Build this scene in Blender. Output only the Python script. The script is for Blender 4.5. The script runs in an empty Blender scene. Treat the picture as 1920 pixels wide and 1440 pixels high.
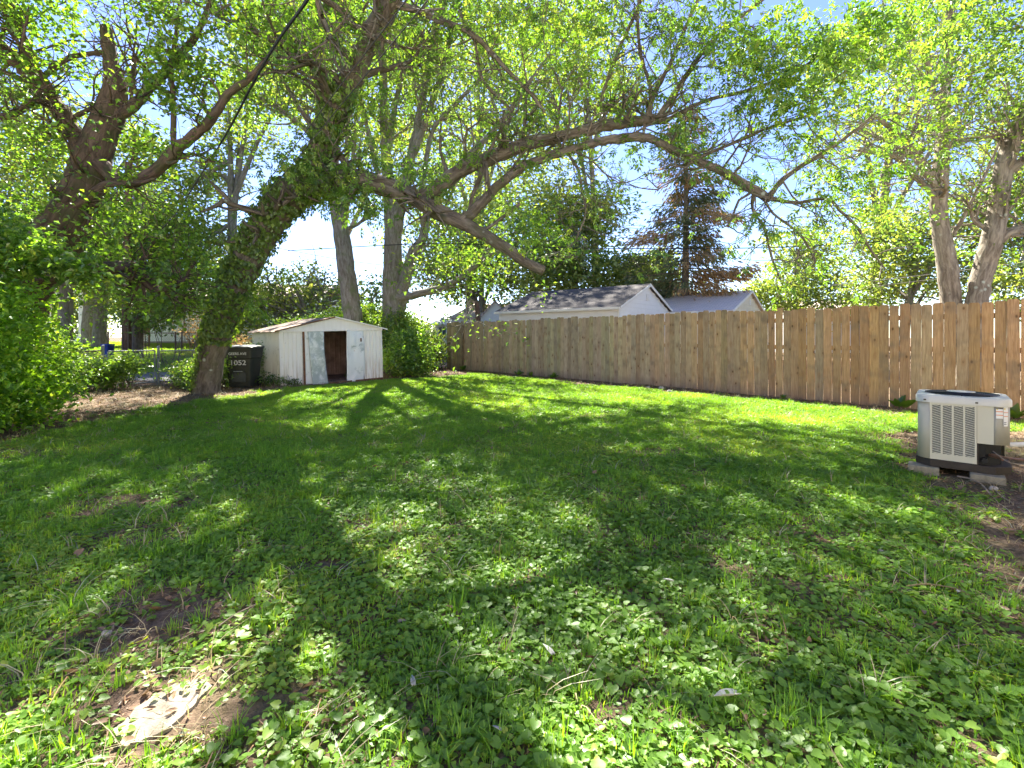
import bpy, math, random
import numpy as np
from mathutils import Vector, Matrix
R = math.radians
sc = bpy.context.scene
random.seed(7); rng = np.random.default_rng(11)

# ------------------------------------------------------------ camera, sky, sun, exposure
EYE = 1.25; F = 900.0; HX, HY = 960.0, 632.0
cam_d = bpy.data.cameras.new('camera'); cam = bpy.data.objects.new('camera', cam_d)
sc.collection.objects.link(cam); sc.camera = cam
cam.location = (0, 0, EYE); cam.rotation_euler = (R(90), 0, 0)
cam_d.sensor_width = 36; cam_d.lens = 36*F/1920; cam_d.shift_y = -88/1920
cam_d.clip_start = 0.05; cam_d.clip_end = 2500
SUN_AZ, SUN_EL = -13.0, 47.0          # degrees from straight ahead (negative = to the left), elevation
w = bpy.data.worlds.new('World'); sc.world = w; w.use_nodes = True
wn = w.node_tree.nodes; wn.clear()
wo = wn.new('ShaderNodeOutputWorld'); wb = wn.new('ShaderNodeBackground'); ws = wn.new('ShaderNodeTexSky')
ws.sky_type = 'NISHITA'; ws.sun_disc = False; ws.sun_elevation = R(SUN_EL); ws.sun_rotation = R(SUN_AZ)
ws.air_density = .85; ws.dust_density = .15; ws.ozone_density = 2.0
wb.inputs['Strength'].default_value = 0.053
whs = wn.new('ShaderNodeHueSaturation'); whs.inputs['Saturation'].default_value = 1.12; whs.inputs['Hue'].default_value = .518
w.node_tree.links.new(ws.outputs[0], whs.inputs['Color']); w.node_tree.links.new(whs.outputs[0], wb.inputs[0]); w.node_tree.links.new(wb.outputs[0], wo.inputs[0])
sl = bpy.data.lights.new('sun', 'SUN'); sl.energy = 4.5; sl.angle = R(0.5); sl.color = (1, .95, .84)
so = bpy.data.objects.new('sun', sl); sc.collection.objects.link(so)
sdir = Vector((math.sin(R(SUN_AZ))*math.cos(R(SUN_EL)), math.cos(R(SUN_AZ))*math.cos(R(SUN_EL)), math.sin(R(SUN_EL))))
so.rotation_euler = sdir.to_track_quat('Z', 'Y').to_euler(); so.location = (0, 0, 30)
sc.view_settings.view_transform = 'Standard'; sc.view_settings.look = 'None'
sc.view_settings.exposure = 2.82; sc.view_settings.gamma = 1
sc.view_settings.use_curve_mapping = False
cy = sc.cycles
cy.max_bounces = 8; cy.diffuse_bounces = 4; cy.glossy_bounces = 2; cy.transmission_bounces = 6; cy.transparent_max_bounces = 4
cy.use_denoising = True

# ------------------------------------------------------------ helpers
def P(px, py, d):
    return np.array([(px-HX)/F*d, d, EYE+(HY-py)/F*d])
def PV(pts): return np.array([P(*p) for p in pts])

def vnoise(x, y, seed=0):
    x = np.asarray(x, float); y = np.asarray(y, float)
    xi = np.floor(x).astype(np.int64); yi = np.floor(y).astype(np.int64); fx = x-xi; fy = y-yi
    def h(a, b):
        n = (a*374761393+b*668265263+seed*1442695041) & 0x7fffffff
        n = ((n ^ (n >> 13))*1274126177) & 0x7fffffff
        n = (n ^ (n >> 16)) & 0x7fffffff
        return n/0x7fffffff
    u = fx*fx*(3-2*fx); v = fy*fy*(3-2*fy)
    return (h(xi, yi)*(1-u)+h(xi+1, yi)*u)*(1-v)+(h(xi, yi+1)*(1-u)+h(xi+1, yi+1)*u)*v
def fbm(x, y, seed=0, o=3):
    s = 0; a = .5; t = 0
    for i in range(o):
        s = s+a*vnoise(np.asarray(x)*2**i, np.asarray(y)*2**i, seed+i*17); t += a; a *= .5
    return s/t
def sstep(a, b, x):
    t = np.clip((np.asarray(x, float)-a)/(b-a), 0, 1); return t*t*(3-2*t)
def gz(x, y):
    x = np.asarray(x, float); y = np.asarray(y, float)
    rise = 0.9*sstep(18, 31, y)*sstep(-4, -8, x)
    near = sstep(45, 25, np.hypot(x, y))
    return rise+near*(.05*(fbm(x*.6, y*.6, 5)-.5)+.018*(fbm(x*3, y*3, 9)-.5))-0.04*sstep(-5, -8, x)*sstep(5, 9, y)*sstep(19, 17, y)

def tag(o, label=None, cat=None, group=None, kind=None):
    if label: o['label'] = label
    if cat: o['category'] = cat
    if group: o['group'] = group
    if kind: o['kind'] = kind
    return o
def link(o, parent=None):
    sc.collection.objects.link(o)
    if parent is not None: o.parent = parent
    return o
def empty(name, loc, rz=0):
    o = bpy.data.objects.new(name, None); o.location = [float(c) for c in loc]; o.rotation_euler = (0, 0, rz); o.empty_display_size = .2
    return link(o)
def mesh_np(name, verts, faces, mat=None, smooth=True, attrs=None):
    """faces: (n,3) or (n,4) array or list of such arrays"""
    me = bpy.data.meshes.new(name)
    verts = np.asarray(verts, np.float32).reshape(-1, 3)
    fl = faces if isinstance(faces, list) else [faces]
    fl = [np.asarray(f, np.int32) for f in fl if len(f)]
    me.vertices.add(len(verts)); me.vertices.foreach_set('co', verts.ravel())
    nl = sum(f.size for f in fl); nf = sum(len(f) for f in fl)
    me.loops.add(nl); me.polygons.add(nf)
    me.loops.foreach_set('vertex_index', np.concatenate([f.ravel() for f in fl]))
    tot = np.concatenate([np.full(len(f), f.shape[1], np.int32) for f in fl])
    st = np.concatenate([[0], np.cumsum(tot)[:-1]]).astype(np.int32)
    me.polygons.foreach_set('loop_start', st)
    me.polygons.foreach_set('use_smooth', np.full(nf, smooth))
    me.update(calc_edges=True)
    for k, a in (attrs or {}).items():
        a = np.asarray(a, np.float32)
        if a.ndim == 1:
            at = me.attributes.new(k, 'FLOAT', 'POINT'); at.data.foreach_set('value', a)
        else:
            at = me.attributes.new(k, 'FLOAT_VECTOR', 'POINT'); at.data.foreach_set('vector', a.ravel())
    if mat: me.materials.append(mat)
    return me
def obj_np(name, verts, faces, mat, parent=None, smooth=True, attrs=None, loc=None):
    o = bpy.data.objects.new(name, mesh_np(name, verts, faces, mat, smooth, attrs))
    if loc is not None: o.location = loc
    return link(o, parent)

class MB:
    """collects simple solids into one mesh"""
    def __init__(s): s.v = []; s.f = []
    def poly(s, pts, faces):
        n = len(s.v); s.v += [tuple(map(float, p)) for p in pts]; s.f += [tuple(n+i for i in f) for f in faces]; return s
    def box(s, x0, x1, y0, y1, z0, z1, m=None):
        p = [(x0, y0, z0), (x1, y0, z0), (x1, y1, z0), (x0, y1, z0), (x0, y0, z1), (x1, y0, z1), (x1, y1, z1), (x0, y1, z1)]
        if m is not None: p = [tuple(m @ Vector(q)) for q in p]
        return s.poly(p, [(0, 3, 2, 1), (4, 5, 6, 7), (0, 1, 5, 4), (1, 2, 6, 5), (2, 3, 7, 6), (3, 0, 4, 7)])
    def prism(s, outline, z0, z1, m=None, scale1=1.0):
        n = len(outline)
        p = [(x, y, z0) for x, y in outline]+[(x*scale1, y*scale1, z1) for x, y in outline]
        if m is not None: p = [tuple(m @ Vector(q)) for q in p]
        return s.poly(p, [tuple(range(n-1, -1, -1)), tuple(range(n, 2*n))]+[(i, (i+1) % n, n+(i+1) % n, n+i) for i in range(n)])
    def tube(s, pts, r, n=8, caps=True):
        pts = [Vector(p) for p in pts]; rr = r if hasattr(r, '__len__') else [r]*len(pts)
        base = len(s.v); up = Vector((0, 0, 1)); prev = None
        for i, p in enumerate(pts):
            d = (pts[min(i+1, len(pts)-1)]-pts[max(i-1, 0)]).normalized()
            if prev is None: prev = d.cross(up) if abs(d.z) < .95 else d.cross(Vector((1, 0, 0)))
            a = (prev-d*prev.dot(d)).normalized(); b = d.cross(a); prev = a
            for k in range(n):
                t = 2*math.pi*k/n; s.v.append(tuple(p+(a*math.cos(t)+b*math.sin(t))*rr[i]))
        for i in range(len(pts)-1):
            for k in range(n):
                s.f.append((base+i*n+k, base+i*n+(k+1) % n, base+(i+1)*n+(k+1) % n, base+(i+1)*n+k))
        if caps:
            s.f.append(tuple(base+k for k in range(n-1, -1, -1))); e = base+(len(pts)-1)*n; s.f.append(tuple(e+k for k in range(n)))
        return s
    def build(s, name, mat, parent=None, smooth=False, bevel=0, loc=None):
        me = bpy.data.meshes.new(name); me.from_pydata(s.v, [], s.f); me.update()
        if smooth:
            me.polygons.foreach_set('use_smooth', [True]*len(me.polygons))
            try: me.set_sharp_from_angle(angle=R(40))
            except Exception: pass
        if mat: me.materials.append(mat)
        o = bpy.data.objects.new(name, me)
        if loc is not None: o.location = loc
        link(o, parent)
        if bevel:
            b = o.modifiers.new('bevel', 'BEVEL'); b.width = bevel; b.segments = 2; b.limit_method = 'ANGLE'; b.angle_limit = R(40)
        return o

# ------------------------------------------------------------ materials
def nmat(name):
    m = bpy.data.materials.new(name); m.use_nodes = True; t = m.node_tree; t.nodes.clear()
    o = t.nodes.new('ShaderNodeOutputMaterial'); return m, t, o
def N(t, kind, **kw):
    n = t.nodes.new(kind)
    for k, v in kw.items():
        if k.startswith('i_'): n.inputs[k[2:].replace('_', ' ')].default_value = v
        else: setattr(n, k, v)
    return n
def ramp(t, fac, stops):
    r = t.nodes.new('ShaderNodeValToRGB'); e = r.color_ramp.elements
    while len(e) < len(stops): e.new(.5)
    for x, (p, c) in zip(e, stops): x.position = p; x.color = tuple(c)+((1,) if len(c) == 3 else ())
    t.links.new(fac, r.inputs[0]); return r.outputs[0]
def mixc(t, fac, a, b, mode='MIX'):
    m = t.nodes.new('ShaderNodeMix'); m.data_type = 'RGBA'; m.blend_type = mode
    for sock, val in ((m.inputs[0], fac), (m.inputs[6], a), (m.inputs[7], b)):
        if hasattr(val, 'node'): t.links.new(val, sock)
        elif hasattr(val, '__len__'): sock.default_value = tuple(val)+((1,) if len(val) == 3 else ())
        else: sock.default_value = val
    return m.outputs[2]
def mathn(t, op, a, b=None):
    m = t.nodes.new('ShaderNodeMath'); m.operation = op
    for i, v in enumerate((a, b)):
        if v is None: continue
        if hasattr(v, 'node'): t.links.new(v, m.inputs[i])
        else: m.inputs[i].default_value = v
    return m.outputs[0]
def coords(t, scale=(1, 1, 1), kind='Object', attr=None, offs=None):
    if attr: c = N(t, 'ShaderNodeAttribute', attribute_name=attr).outputs['Vector']
    elif kind == 'Position': c = N(t, 'ShaderNodeNewGeometry').outputs['Position']
    else: c = N(t, 'ShaderNodeTexCoord').outputs[kind]
    m = N(t, 'ShaderNodeMapping'); m.inputs['Scale'].default_value = scale; t.links.new(c, m.inputs['Vector'])
    if offs is not None: t.links.new(offs, m.inputs['Location'])
    return m.outputs[0]
def noise(t, vec, scale=5, detail=4, rough=.6, dist=0):
    n = N(t, 'ShaderNodeTexNoise'); n.inputs['Scale'].default_value = scale; n.inputs['Detail'].default_value = detail
    n.inputs['Roughness'].default_value = rough; n.inputs['Distortion'].default_value = dist
    t.links.new(vec, n.inputs['Vector']); return n.outputs[0]
def finish(t, o, col, rough=.7, metal=0, bump=None, bstr=.5, bdist=.01, spec=.3):
    p = N(t, 'ShaderNodeBsdfPrincipled')
    if hasattr(col, 'node'): t.links.new(col, p.inputs['Base Color'])
    else: p.inputs['Base Color'].default_value = tuple(col)+(1,)
    for nm, v in (('Roughness', rough), ('Metallic', metal)):
        if hasattr(v, 'node'): t.links.new(v, p.inputs[nm])
        else: p.inputs[nm].default_value = v
    p.inputs['Specular IOR Level'].default_value = spec
    if bump is not None:
        b = N(t, 'ShaderNodeBump'); b.inputs['Strength'].default_value = bstr; b.inputs['Distance'].default_value = bdist
        t.links.new(bump, b.inputs['Height']); t.links.new(b.outputs[0], p.inputs['Normal'])
    t.links.new(p.outputs[0], o.inputs[0])
def simple(name, col, rough=.6, metal=0, var=.25, scale=8, bstr=.2, col2=None, spec=.3):
    m, t, o = nmat(name); c = coords(t)
    n = noise(t, c, scale, 5); n2 = noise(t, c, scale*6, 3)
    k2 = col2 or tuple(x*(1-var) for x in col)
    cc = ramp(t, n, [(.35, k2), (.65, col)])
    finish(t, o, cc, rough, metal, n2, bstr, .004, spec); return m
def leaf_mat(name, dark, light, trans=(1.6, 1.7, .5), tfac=.5, gloss=.06, inst=False):
    m, t, o = nmat(name)
    v = N(t, 'ShaderNodeAttribute', attribute_name='v').outputs['Fac']
    if inst:
        ti = N(t, 'ShaderNodeAttribute', attribute_name='tint', attribute_type='INSTANCER').outputs['Fac']
        v = mathn(t, 'ADD', mathn(t, 'MULTIPLY', v, .6), mathn(t, 'SUBTRACT', mathn(t, 'MULTIPLY', ti, .9), .2))
    c = ramp(t, v, [(0.0, dark), (.72, light), (.9, (light[0]*1.3, light[1]*1.12, light[2])), (1.0, (min(light[0]*1.6, light[1]*1.0), light[1]*1.08, light[2]*1.3))])
    tc = mixc(t, 1.0, c, tuple(trans), 'MULTIPLY')
    d = N(t, 'ShaderNodeBsdfDiffuse'); t.links.new(c, d.inputs[0])
    tr = N(t, 'ShaderNodeBsdfTranslucent'); t.links.new(tc, tr.inputs[0])
    mx = N(t, 'ShaderNodeMixShader'); mx.inputs[0].default_value = tfac
    t.links.new(d.outputs[0], mx.inputs[1]); t.links.new(tr.outputs[0], mx.inputs[2])
    g = N(t, 'ShaderNodeBsdfGlossy'); g.inputs['Roughness'].default_value = .42; g.inputs[0].default_value = (.9, .95, .9, 1)
    m2 = N(t, 'ShaderNodeMixShader'); m2.inputs[0].default_value = gloss
    t.links.new(mx.outputs[0], m2.inputs[1]); t.links.new(g.outputs[0], m2.inputs[2])
    t.links.new(m2.outputs[0], o.inputs[0]); return m
def bark_mat(name, a, b, moss=None, lichen=False, scale=14):
    m, t, o = nmat(name)
    c = coords(t, (1, 1, .22), attr='bc'); cc = coords(t, (1, 1, 1), attr='bc')
    n = noise(t, c, scale, 6, .65, .6); n2 = noise(t, cc, 3, 4); n3 = noise(t, c, scale*3.5, 3)
    col = ramp(t, n, [(.36, b), (.62, a)])
    col = mixc(t, mathn(t, 'MULTIPLY', n3, .5), col, tuple(x*.45 for x in b))
    if moss: col = mixc(t, ramp(t, n2, [(.5, (0, 0, 0)), (.68, (.7, .7, .7))]), col, moss)
    if lichen:
        vo = N(t, 'ShaderNodeTexVoronoi'); vo.inputs['Scale'].default_value = 5; t.links.new(cc, vo.inputs['Vector'])
        f = ramp(t, vo.outputs['Distance'], [(.1, (1, 1, 1)), (.22, (0, 0, 0))])
        f2 = ramp(t, noise(t, cc, 2.2, 2), [(.48, (0, 0, 0)), (.58, (1, 1, 1))])
        col = mixc(t, mathn(t, 'MULTIPLY', f, f2), col, (.42, .46, .38))
    h = mathn(t, 'ADD', n, mathn(t, 'MULTIPLY', n3, .4))
    finish(t, o, col, .92, 0, h, .9, .03, .15); return m

M = {}
M['bark_dark'] = bark_mat('bark_dark', (.20, .145, .105), (.07, .05, .038), (.07, .085, .03))
M['bark_limb'] = bark_mat('bark_limb', (.28, .24, .19), (.10, .078, .058), (.10, .10, .05), True)
M['bark_grey'] = bark_mat('bark_grey', (.36, .33, .27), (.16, .135, .10), (.13, .16, .06))
M['bark_pale'] = bark_mat('bark_pale', (.42, .37, .29), (.16, .13, .10), None, True)
M['bark_brown'] = bark_mat('bark_brown', (.30, .24, .18), (.13, .10, .07))
M['leaf_near'] = leaf_mat('leaf_near', (.06, .125, .016), (.16, .28, .03), (1.7, 1.8, .75), .5)
M['leaf_mid'] = leaf_mat('leaf_mid', (.065, .125, .016), (.18, .275, .035), (1.5, 1.65, .85), .5)
M['leaf_far'] = leaf_mat('leaf_far', (.08, .135, .02), (.21, .28, .05), (1.7, 1.65, 1.0), .5)
M['leaf_dark'] = leaf_mat('leaf_dark', (.035, .085, .012), (.10, .19, .022), (2.0, 2.0, .5), .5, .06)
M['leaf_ivy'] = leaf_mat('leaf_ivy', (.055, .10, .018), (.15, .24, .035), (1.8, 1.8, .5), .35, .05)
M['leaf_hedge'] = leaf_mat('leaf_hedge', (.08, .18, .016), (.20, .37, .035), (1.9, 1.9, .5), .5, .03)
M['leaf_brown'] = leaf_mat('leaf_brown', (.30, .20, .10), (.52, .36, .18), (1.2, 1.1, .7), .4, .02)
M['leaf_spruce'] = leaf_mat('leaf_spruce', (.07, .10, .045), (.17, .20, .08), (1.3, 1.3, .6), .3, .03)
M['violet'] = leaf_mat('violet_leaf', (.08, .165, .022), (.175, .315, .045), (1.9, 1.8, .5), .42, .025, True)
M['blade'] = leaf_mat('grass_blade', (.065, .17, .02), (.17, .35, .045), (1.9, 1.7, .4), .48, .02, True)
M['straw'] = leaf_mat('straw', (.22, .17, .09), (.42, .36, .22), (1.1, 1.1, .9), .3, .03, True)

def soil_mat():
    m, t, o = nmat('soil')
    c = coords(t, kind='Position'); n = noise(t, c, 1.3, 6, .6); n2 = noise(t, c, 22, 6, .7); n3 = noise(t, c, 90, 3)
    col = ramp(t, n2, [(.3, (.07, .045, .03)), (.55, (.17, .115, .08)), (.75, (.27, .19, .14))])
    gr = ramp(t, n3, [(.3, (.03, .06, .012)), (.7, (.09, .13, .03))])
    col = mixc(t, ramp(t, n, [(.45, (.0, .0, .0)), (.65, (.4, .4, .4))]), col, gr)
    finish(t, o, col, .95, 0, mathn(t, 'ADD', n2, mathn(t, 'MULTIPLY', n3, .4)), .8, .03, .1); return m
M['soil'] = soil_mat()
def asphalt_mat():
    m, t, o = nmat('asphalt'); c = coords(t, kind='Position'); n = noise(t, c, 60, 4); n2 = noise(t, c, .8, 4)
    col = mixc(t, n2, ramp(t, n, [(.3, (.12, .12, .12)), (.7, (.22, .215, .21))]), (.16, .15, .14))
    finish(t, o, col, .9, 0, n, .4, .005, .2); return m
M['asphalt'] = asphalt_mat()
def fence_mat():
    m, t, o = nmat('cedar_picket')
    oi = N(t, 'ShaderNodeObjectInfo')
    off = N(t, 'ShaderNodeCombineXYZ'); t.links.new(mathn(t, 'MULTIPLY', oi.outputs['Random'], 37), off.inputs[2])
    t.links.new(mathn(t, 'MULTIPLY', oi.outputs['Random'], 11), off.inputs[0])
    c = coords(t, (9, 1, .55), offs=off.outputs[0]); c2 = coords(t, (1, 1, 1), offs=off.outputs[0])
    warp = noise(t, c2, 3.2, 2)
    grain = ramp(t, noise(t, c, 5, 5, .6, 1.2), [(.3, (0, 0, 0)), (.7, (1, 1, 1))]); fine = noise(t, coords(t, (60, 1, 1.2), offs=off.outputs[0]), 4, 3)
    sx_ = N(t, 'ShaderNodeSeparateXYZ'); t.links.new(coords(t, (1.7, 1, 1), offs=off.outputs[0]), sx_.inputs[0]); cx_ = N(t, 'ShaderNodeCombineXYZ'); t.links.new(sx_.outputs[0], cx_.inputs[0]); t.links.new(sx_.outputs[2], cx_.inputs[1])
    vo = N(t, 'ShaderNodeTexVoronoi', voronoi_dimensions='2D'); vo.inputs['Scale'].default_value = 2.6; t.links.new(cx_.outputs[0], vo.inputs['Vector'])
    knot = ramp(t, vo.outputs['Distance'], [(.04, (1, 1, 1)), (.085, (.0, .0, .0))])
    halo = ramp(t, vo.outputs['Distance'], [(.07, (1, 1, 1)), (.26, (0, 0, 0))])
    base = N(t, 'ShaderNodeAttribute', attribute_name='tone')
    col = mixc(t, grain, mixc(t, 1.0, oi.outputs['Color'], (.66, .58, .50), 'MULTIPLY'), mixc(t, 1.0, oi.outputs['Color'], (1.22, 1.2, 1.15), 'MULTIPLY'))
    col = mixc(t, mathn(t, 'MULTIPLY', fine, .35), col, mixc(t, 1.0, oi.outputs['Color'], (.55, .5, .45), 'MULTIPLY'))
    col = mixc(t, mathn(t, 'MULTIPLY', halo, .4), col, (.26, .13, .06))
    km = ramp(t, noise(t, c2, 1.7, 1), [(.48, (0, 0, 0)), (.56, (1, 1, 1))])
    col = mixc(t, mathn(t, 'MULTIPLY', mathn(t, 'MULTIPLY', knot, km), .85), col, (.10, .045, .02))
    st = ramp(t, warp, [(.5, (0, 0, 0)), (.72, (.6, .6, .6))]); col = mixc(t, st, col, (.17, .13, .10))
    # damp weathered foot of the board
    z = N(t, 'ShaderNodeSeparateXYZ'); t.links.new(N(t, 'ShaderNodeTexCoord').outputs['Object'], z.inputs[0])
    foot = ramp(t, mathn(t, 'ADD', z.outputs[2], mathn(t, 'MULTIPLY', warp, .3)), [(.18, (.55, .55, .55)), (.45, (0, 0, 0))])
    col = mixc(t, foot, col, (.16, .13, .11))
    finish(t, o, col, .85, 0, mathn(t, 'ADD', grain, fine), .35, .004, .2); return m
M['picket'] = fence_mat()
M['rail'] = simple('rail_wood', (.25, .18, .11), .85, 0, .4, 6)
def paint_mat(name, white, under, rust, amt=.5, streak=True, rough=.55, metal_under=0.0, sc=3.2, soft=.03):
    m, t, o = nmat(name); c = coords(t)
    cs = coords(t, (1.0, 1.0, .35)); n = noise(t, coords(t, (1, 1, .8)), sc, 8, .72, .5); n2 = noise(t, coords(t, (7, 7, .5)), 3, 4)
    peel = ramp(t, n, [(amt-soft, (0, 0, 0)), (amt+soft, (1, 1, 1))])
    col = mixc(t, peel, under, white)
    z = N(t, 'ShaderNodeSeparateXYZ'); t.links.new(N(t, 'ShaderNodeTexCoord').outputs['Object'], z.inputs[0])
    if streak:
        s = mathn(t, 'MULTIPLY', ramp(t, z.outputs[2], [(.0, (1, 1, 1)), (.75, (.08, .08, .08))]), ramp(t, n2, [(.42, (0, 0, 0)), (.62, (1, 1, 1))]))
        col = mixc(t, mathn(t, 'MULTIPLY', s, .75), col, rust)
    n4 = noise(t, c, 11, 5, .7); col = mixc(t, ramp(t, n4, [(.66, (0, 0, 0)), (.72, (.8, .8, .8))]), col, rust)
    finish(t, o, col, rough, metal_under, noise(t, cs, 12, 4), .25, .006, .3); return m
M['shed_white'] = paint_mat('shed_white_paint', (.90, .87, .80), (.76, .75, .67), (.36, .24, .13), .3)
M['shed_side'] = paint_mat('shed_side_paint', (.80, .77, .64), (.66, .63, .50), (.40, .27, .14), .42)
M['shed_door'] = paint_mat('shed_door_metal', (.74, .77, .75), (.40, .46, .44), (.33, .3, .24), .55, False, .4, .15, 6.5, .09)
M['shed_door2'] = paint_mat('shed_door_paint', (.80, .82, .80), (.42, .47, .46), (.40, .22, .12), .40, False, .4, .1, 4.5, .05)
M['rust'] = simple('rusty_metal', (.24, .12, .065), .9, 0, .5, 7, .5)
M['shed_roof'] = simple('shed_roof', (.27, .18, .12), .85, 0, .5, 4, .5, (.13, .10, .085))
M['shed_inside'] = simple('shed_inside', (.55, .38, .30), .9, 0, .5, 3, .5, (.28, .2, .16))
M['concrete'] = simple('concrete', (.42, .40, .36), .95, 0, .35, 14, .7)
M['block'] = simple('block', (.30, .27, .20), .95, 0, .4, 20, .7)
M['stone'] = simple('flat_stone', (.32, .28, .215), .95, 0, .3, 18, 1.0, (.20, .165, .12))
M['pebble'] = simple('pebble', (.50, .45, .40), .9, 0, .3, 25, .5)
M['bin'] = simple('bin_plastic', (.035, .037, .024), .55, 0, .35, 6, .15, (.022, .024, .018), .4)
M['bin_lid'] = simple('bin_lid_plastic', (.055, .062, .052), .5, 0, .35, 5, .2, spec=.4)
M['number'] = simple('number_paint', (.62, .62, .60), .7, 0, .2, 60, 0)
M['tyre'] = simple('tyre', (.02, .02, .02), .8)
M['galv'] = simple('galvanised', (.34, .35, .34), .5, .3, .3, 20, .2, spec=.4)
M['galv_rust'] = simple('rusty_rail', (.20, .14, .10), .8, .1, .4, 20, .3)
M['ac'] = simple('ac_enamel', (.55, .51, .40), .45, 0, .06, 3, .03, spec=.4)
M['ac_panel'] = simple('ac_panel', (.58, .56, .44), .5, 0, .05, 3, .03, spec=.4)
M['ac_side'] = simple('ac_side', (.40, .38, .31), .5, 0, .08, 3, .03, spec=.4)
M['ac_top'] = simple('ac_top', (.60, .59, .52), .4, 0, .06, 3, .03, spec=.45)
M['black'] = simple('black_metal', (.015, .016, .018), .5, 0, .3, 10, .1)
M['pan'] = simple('ac_pan', (.05, .04, .032), .6, 0, .4, 10, .2)
M['copper'] = simple('copper', (.40, .22, .14), .4, .6, .3, 20, .1)
M['white'] = simple('white_plastic', (.78, .78, .76), .45, 0, .06, 4, .03)
M['label'] = simple('label_white', (.78, .78, .76), .6, 0, .02, 4, 0)
M['orange'] = simple('label_orange', (.70, .22, .06), .6, 0, .02, 4, 0)
M['yellow'] = simple('label_yellow', (.75, .60, .12), .6, 0, .02, 4, 0)
M['ink'] = simple('label_ink', (.08, .08, .09), .6, 0, .02, 4, 0)
M['vinyl'] = simple('vinyl_siding', (.78, .79, .78), .55, 0, .05, 3, .04)
M['cream'] = simple('cream_wall', (.70, .66, .52), .7, 0, .08, 3, .05)
M['mint'] = simple('mint_siding', (.80, .86, .76), .7, 0, .08, 3, .1)
M['home'] = simple('home_siding', (.74, .67, .52), .7, 0, .05, 3, .05)
M['trimw'] = simple('white_trim', (.74, .74, .70), .6, 0, .1, 3, .05)
M['glass'] = simple('window_glass', (.10, .14, .16), .1, 0, .4, 2, 0, spec=.7)
M['lattice'] = simple('lattice_wood', (.24, .15, .07), .85, 0, .4, 6)
M['cable'] = simple('cable', (.015, .015, .016), .6)
M['wire'] = simple('wire', (.07, .07, .075), .6)
M['wire_pale'] = simple('pale_wire', (.5, .5, .48), .5)
M['pole'] = bark_mat('pole_wood', (.24, .15, .10), (.10, .06, .04))
M['blue'] = simple('blue_tarp', (.05, .09, .35), .6)
M['twig'] = simple('dead_twig', (.36, .28, .2), .9, 0, .4, 10)
M['feather'] = simple('pale_leaf', (.42, .42, .37), .7, 0, .3, 20)
def shingle_mat(name, a, b):
    m, t, o = nmat(name); uv = coords(t, (1, 1, 1), attr='rc')
    br = N(t, 'ShaderNodeTexBrick'); br.inputs['Scale'].default_value = 1; br.inputs['Brick Width'].default_value = .33
    br.inputs['Row Height'].default_value = .14; br.inputs['Mortar Size'].default_value = .008
    br.inputs['Color1'].default_value = a+(1,); br.inputs['Color2'].default_value = b+(1,); br.inputs['Mortar'].default_value = tuple(x*.45 for x in b)+(1,)
    t.links.new(uv, br.inputs['Vector']); n = noise(t, uv, 1.2, 4); n2 = noise(t, uv, 40, 3)
    col = mixc(t, mathn(t, 'MULTIPLY', n, .5), br.outputs['Color'], b)
    finish(t, o, col, .9, 0, mathn(t, 'ADD', br.outputs['Fac'], n2), .5, .01, .2); return m
M['shingle_dark'] = shingle_mat('dark_shingles', (.13, .115, .11), (.07, .062, .062))
M['shingle_grey'] = shingle_mat('grey_shingles', (.76, .63, .54), (.66, .55, .47))
M['shingle_beige'] = shingle_mat('beige_shingles', (.74, .60, .50), (.64, .50, .42))

# ------------------------------------------------------------ ground, alley
FA = np.array([8.6, 6.58]); FB = np.array([-2.60, 19.4])            # the picket fence line, near end and far end
FD = (FB-FA)/np.linalg.norm(FB-FA); FN = np.array([-FD[1], FD[0]])
if FN[1] > 0: FN = -FN                                                 # towards the lawn
FLEN = float(np.linalg.norm(FB-FA))
def fdist(x, y): return (np.asarray(x)-FA[0])*FN[0]+(np.asarray(y)-FA[1])*FN[1]
gx = np.unique(np.concatenate([np.linspace(-9, 9, 181), np.linspace(-45, 45, 91), [-600, -300, -150, -80, 80, 150, 300, 600]]))
gy = np.unique(np.concatenate([np.linspace(0, 15, 151), np.linspace(-20, 60, 81), [-300, -100, -50, 90, 150, 300, 700]]))
GX, GY = np.meshgrid(gx, gy); GZ = gz(GX, GY)
ni, nj = GX.shape; idx = np.arange(ni*nj).reshape(ni, nj)
gf = np.stack([idx[:-1, :-1].ravel(), idx[:-1, 1:].ravel(), idx[1:, 1:].ravel(), idx[1:, :-1].ravel()], 1)
tag(obj_np('ground', np.stack([GX, GY, GZ], -1).reshape(-1, 3), gf, M['soil']), kind='structure')
ax = np.linspace(-40, -6.2, 70); ay = np.linspace(0, 1, 8)
AX, AV = np.meshgrid(ax, ay); AYv = 13.9+.10*(AX+12)*0+AV*3.4+.35*(vnoise(AX*.9, AV*3, 3)-.5)*(np.abs(AV-.5) > .4)
AZ = gz(AX, AYv)+.03; ni, nj = AX.shape; idx = np.arange(ni*nj).reshape(ni, nj)
af = np.stack([idx[:-1, :-1].ravel(), idx[:-1, 1:].ravel(), idx[1:, 1:].ravel(), idx[1:, :-1].ravel()], 1)
tag(obj_np('alley', np.stack([AX, AYv, AZ], -1).reshape(-1, 3), af, M['asphalt']), kind='structure')

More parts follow.
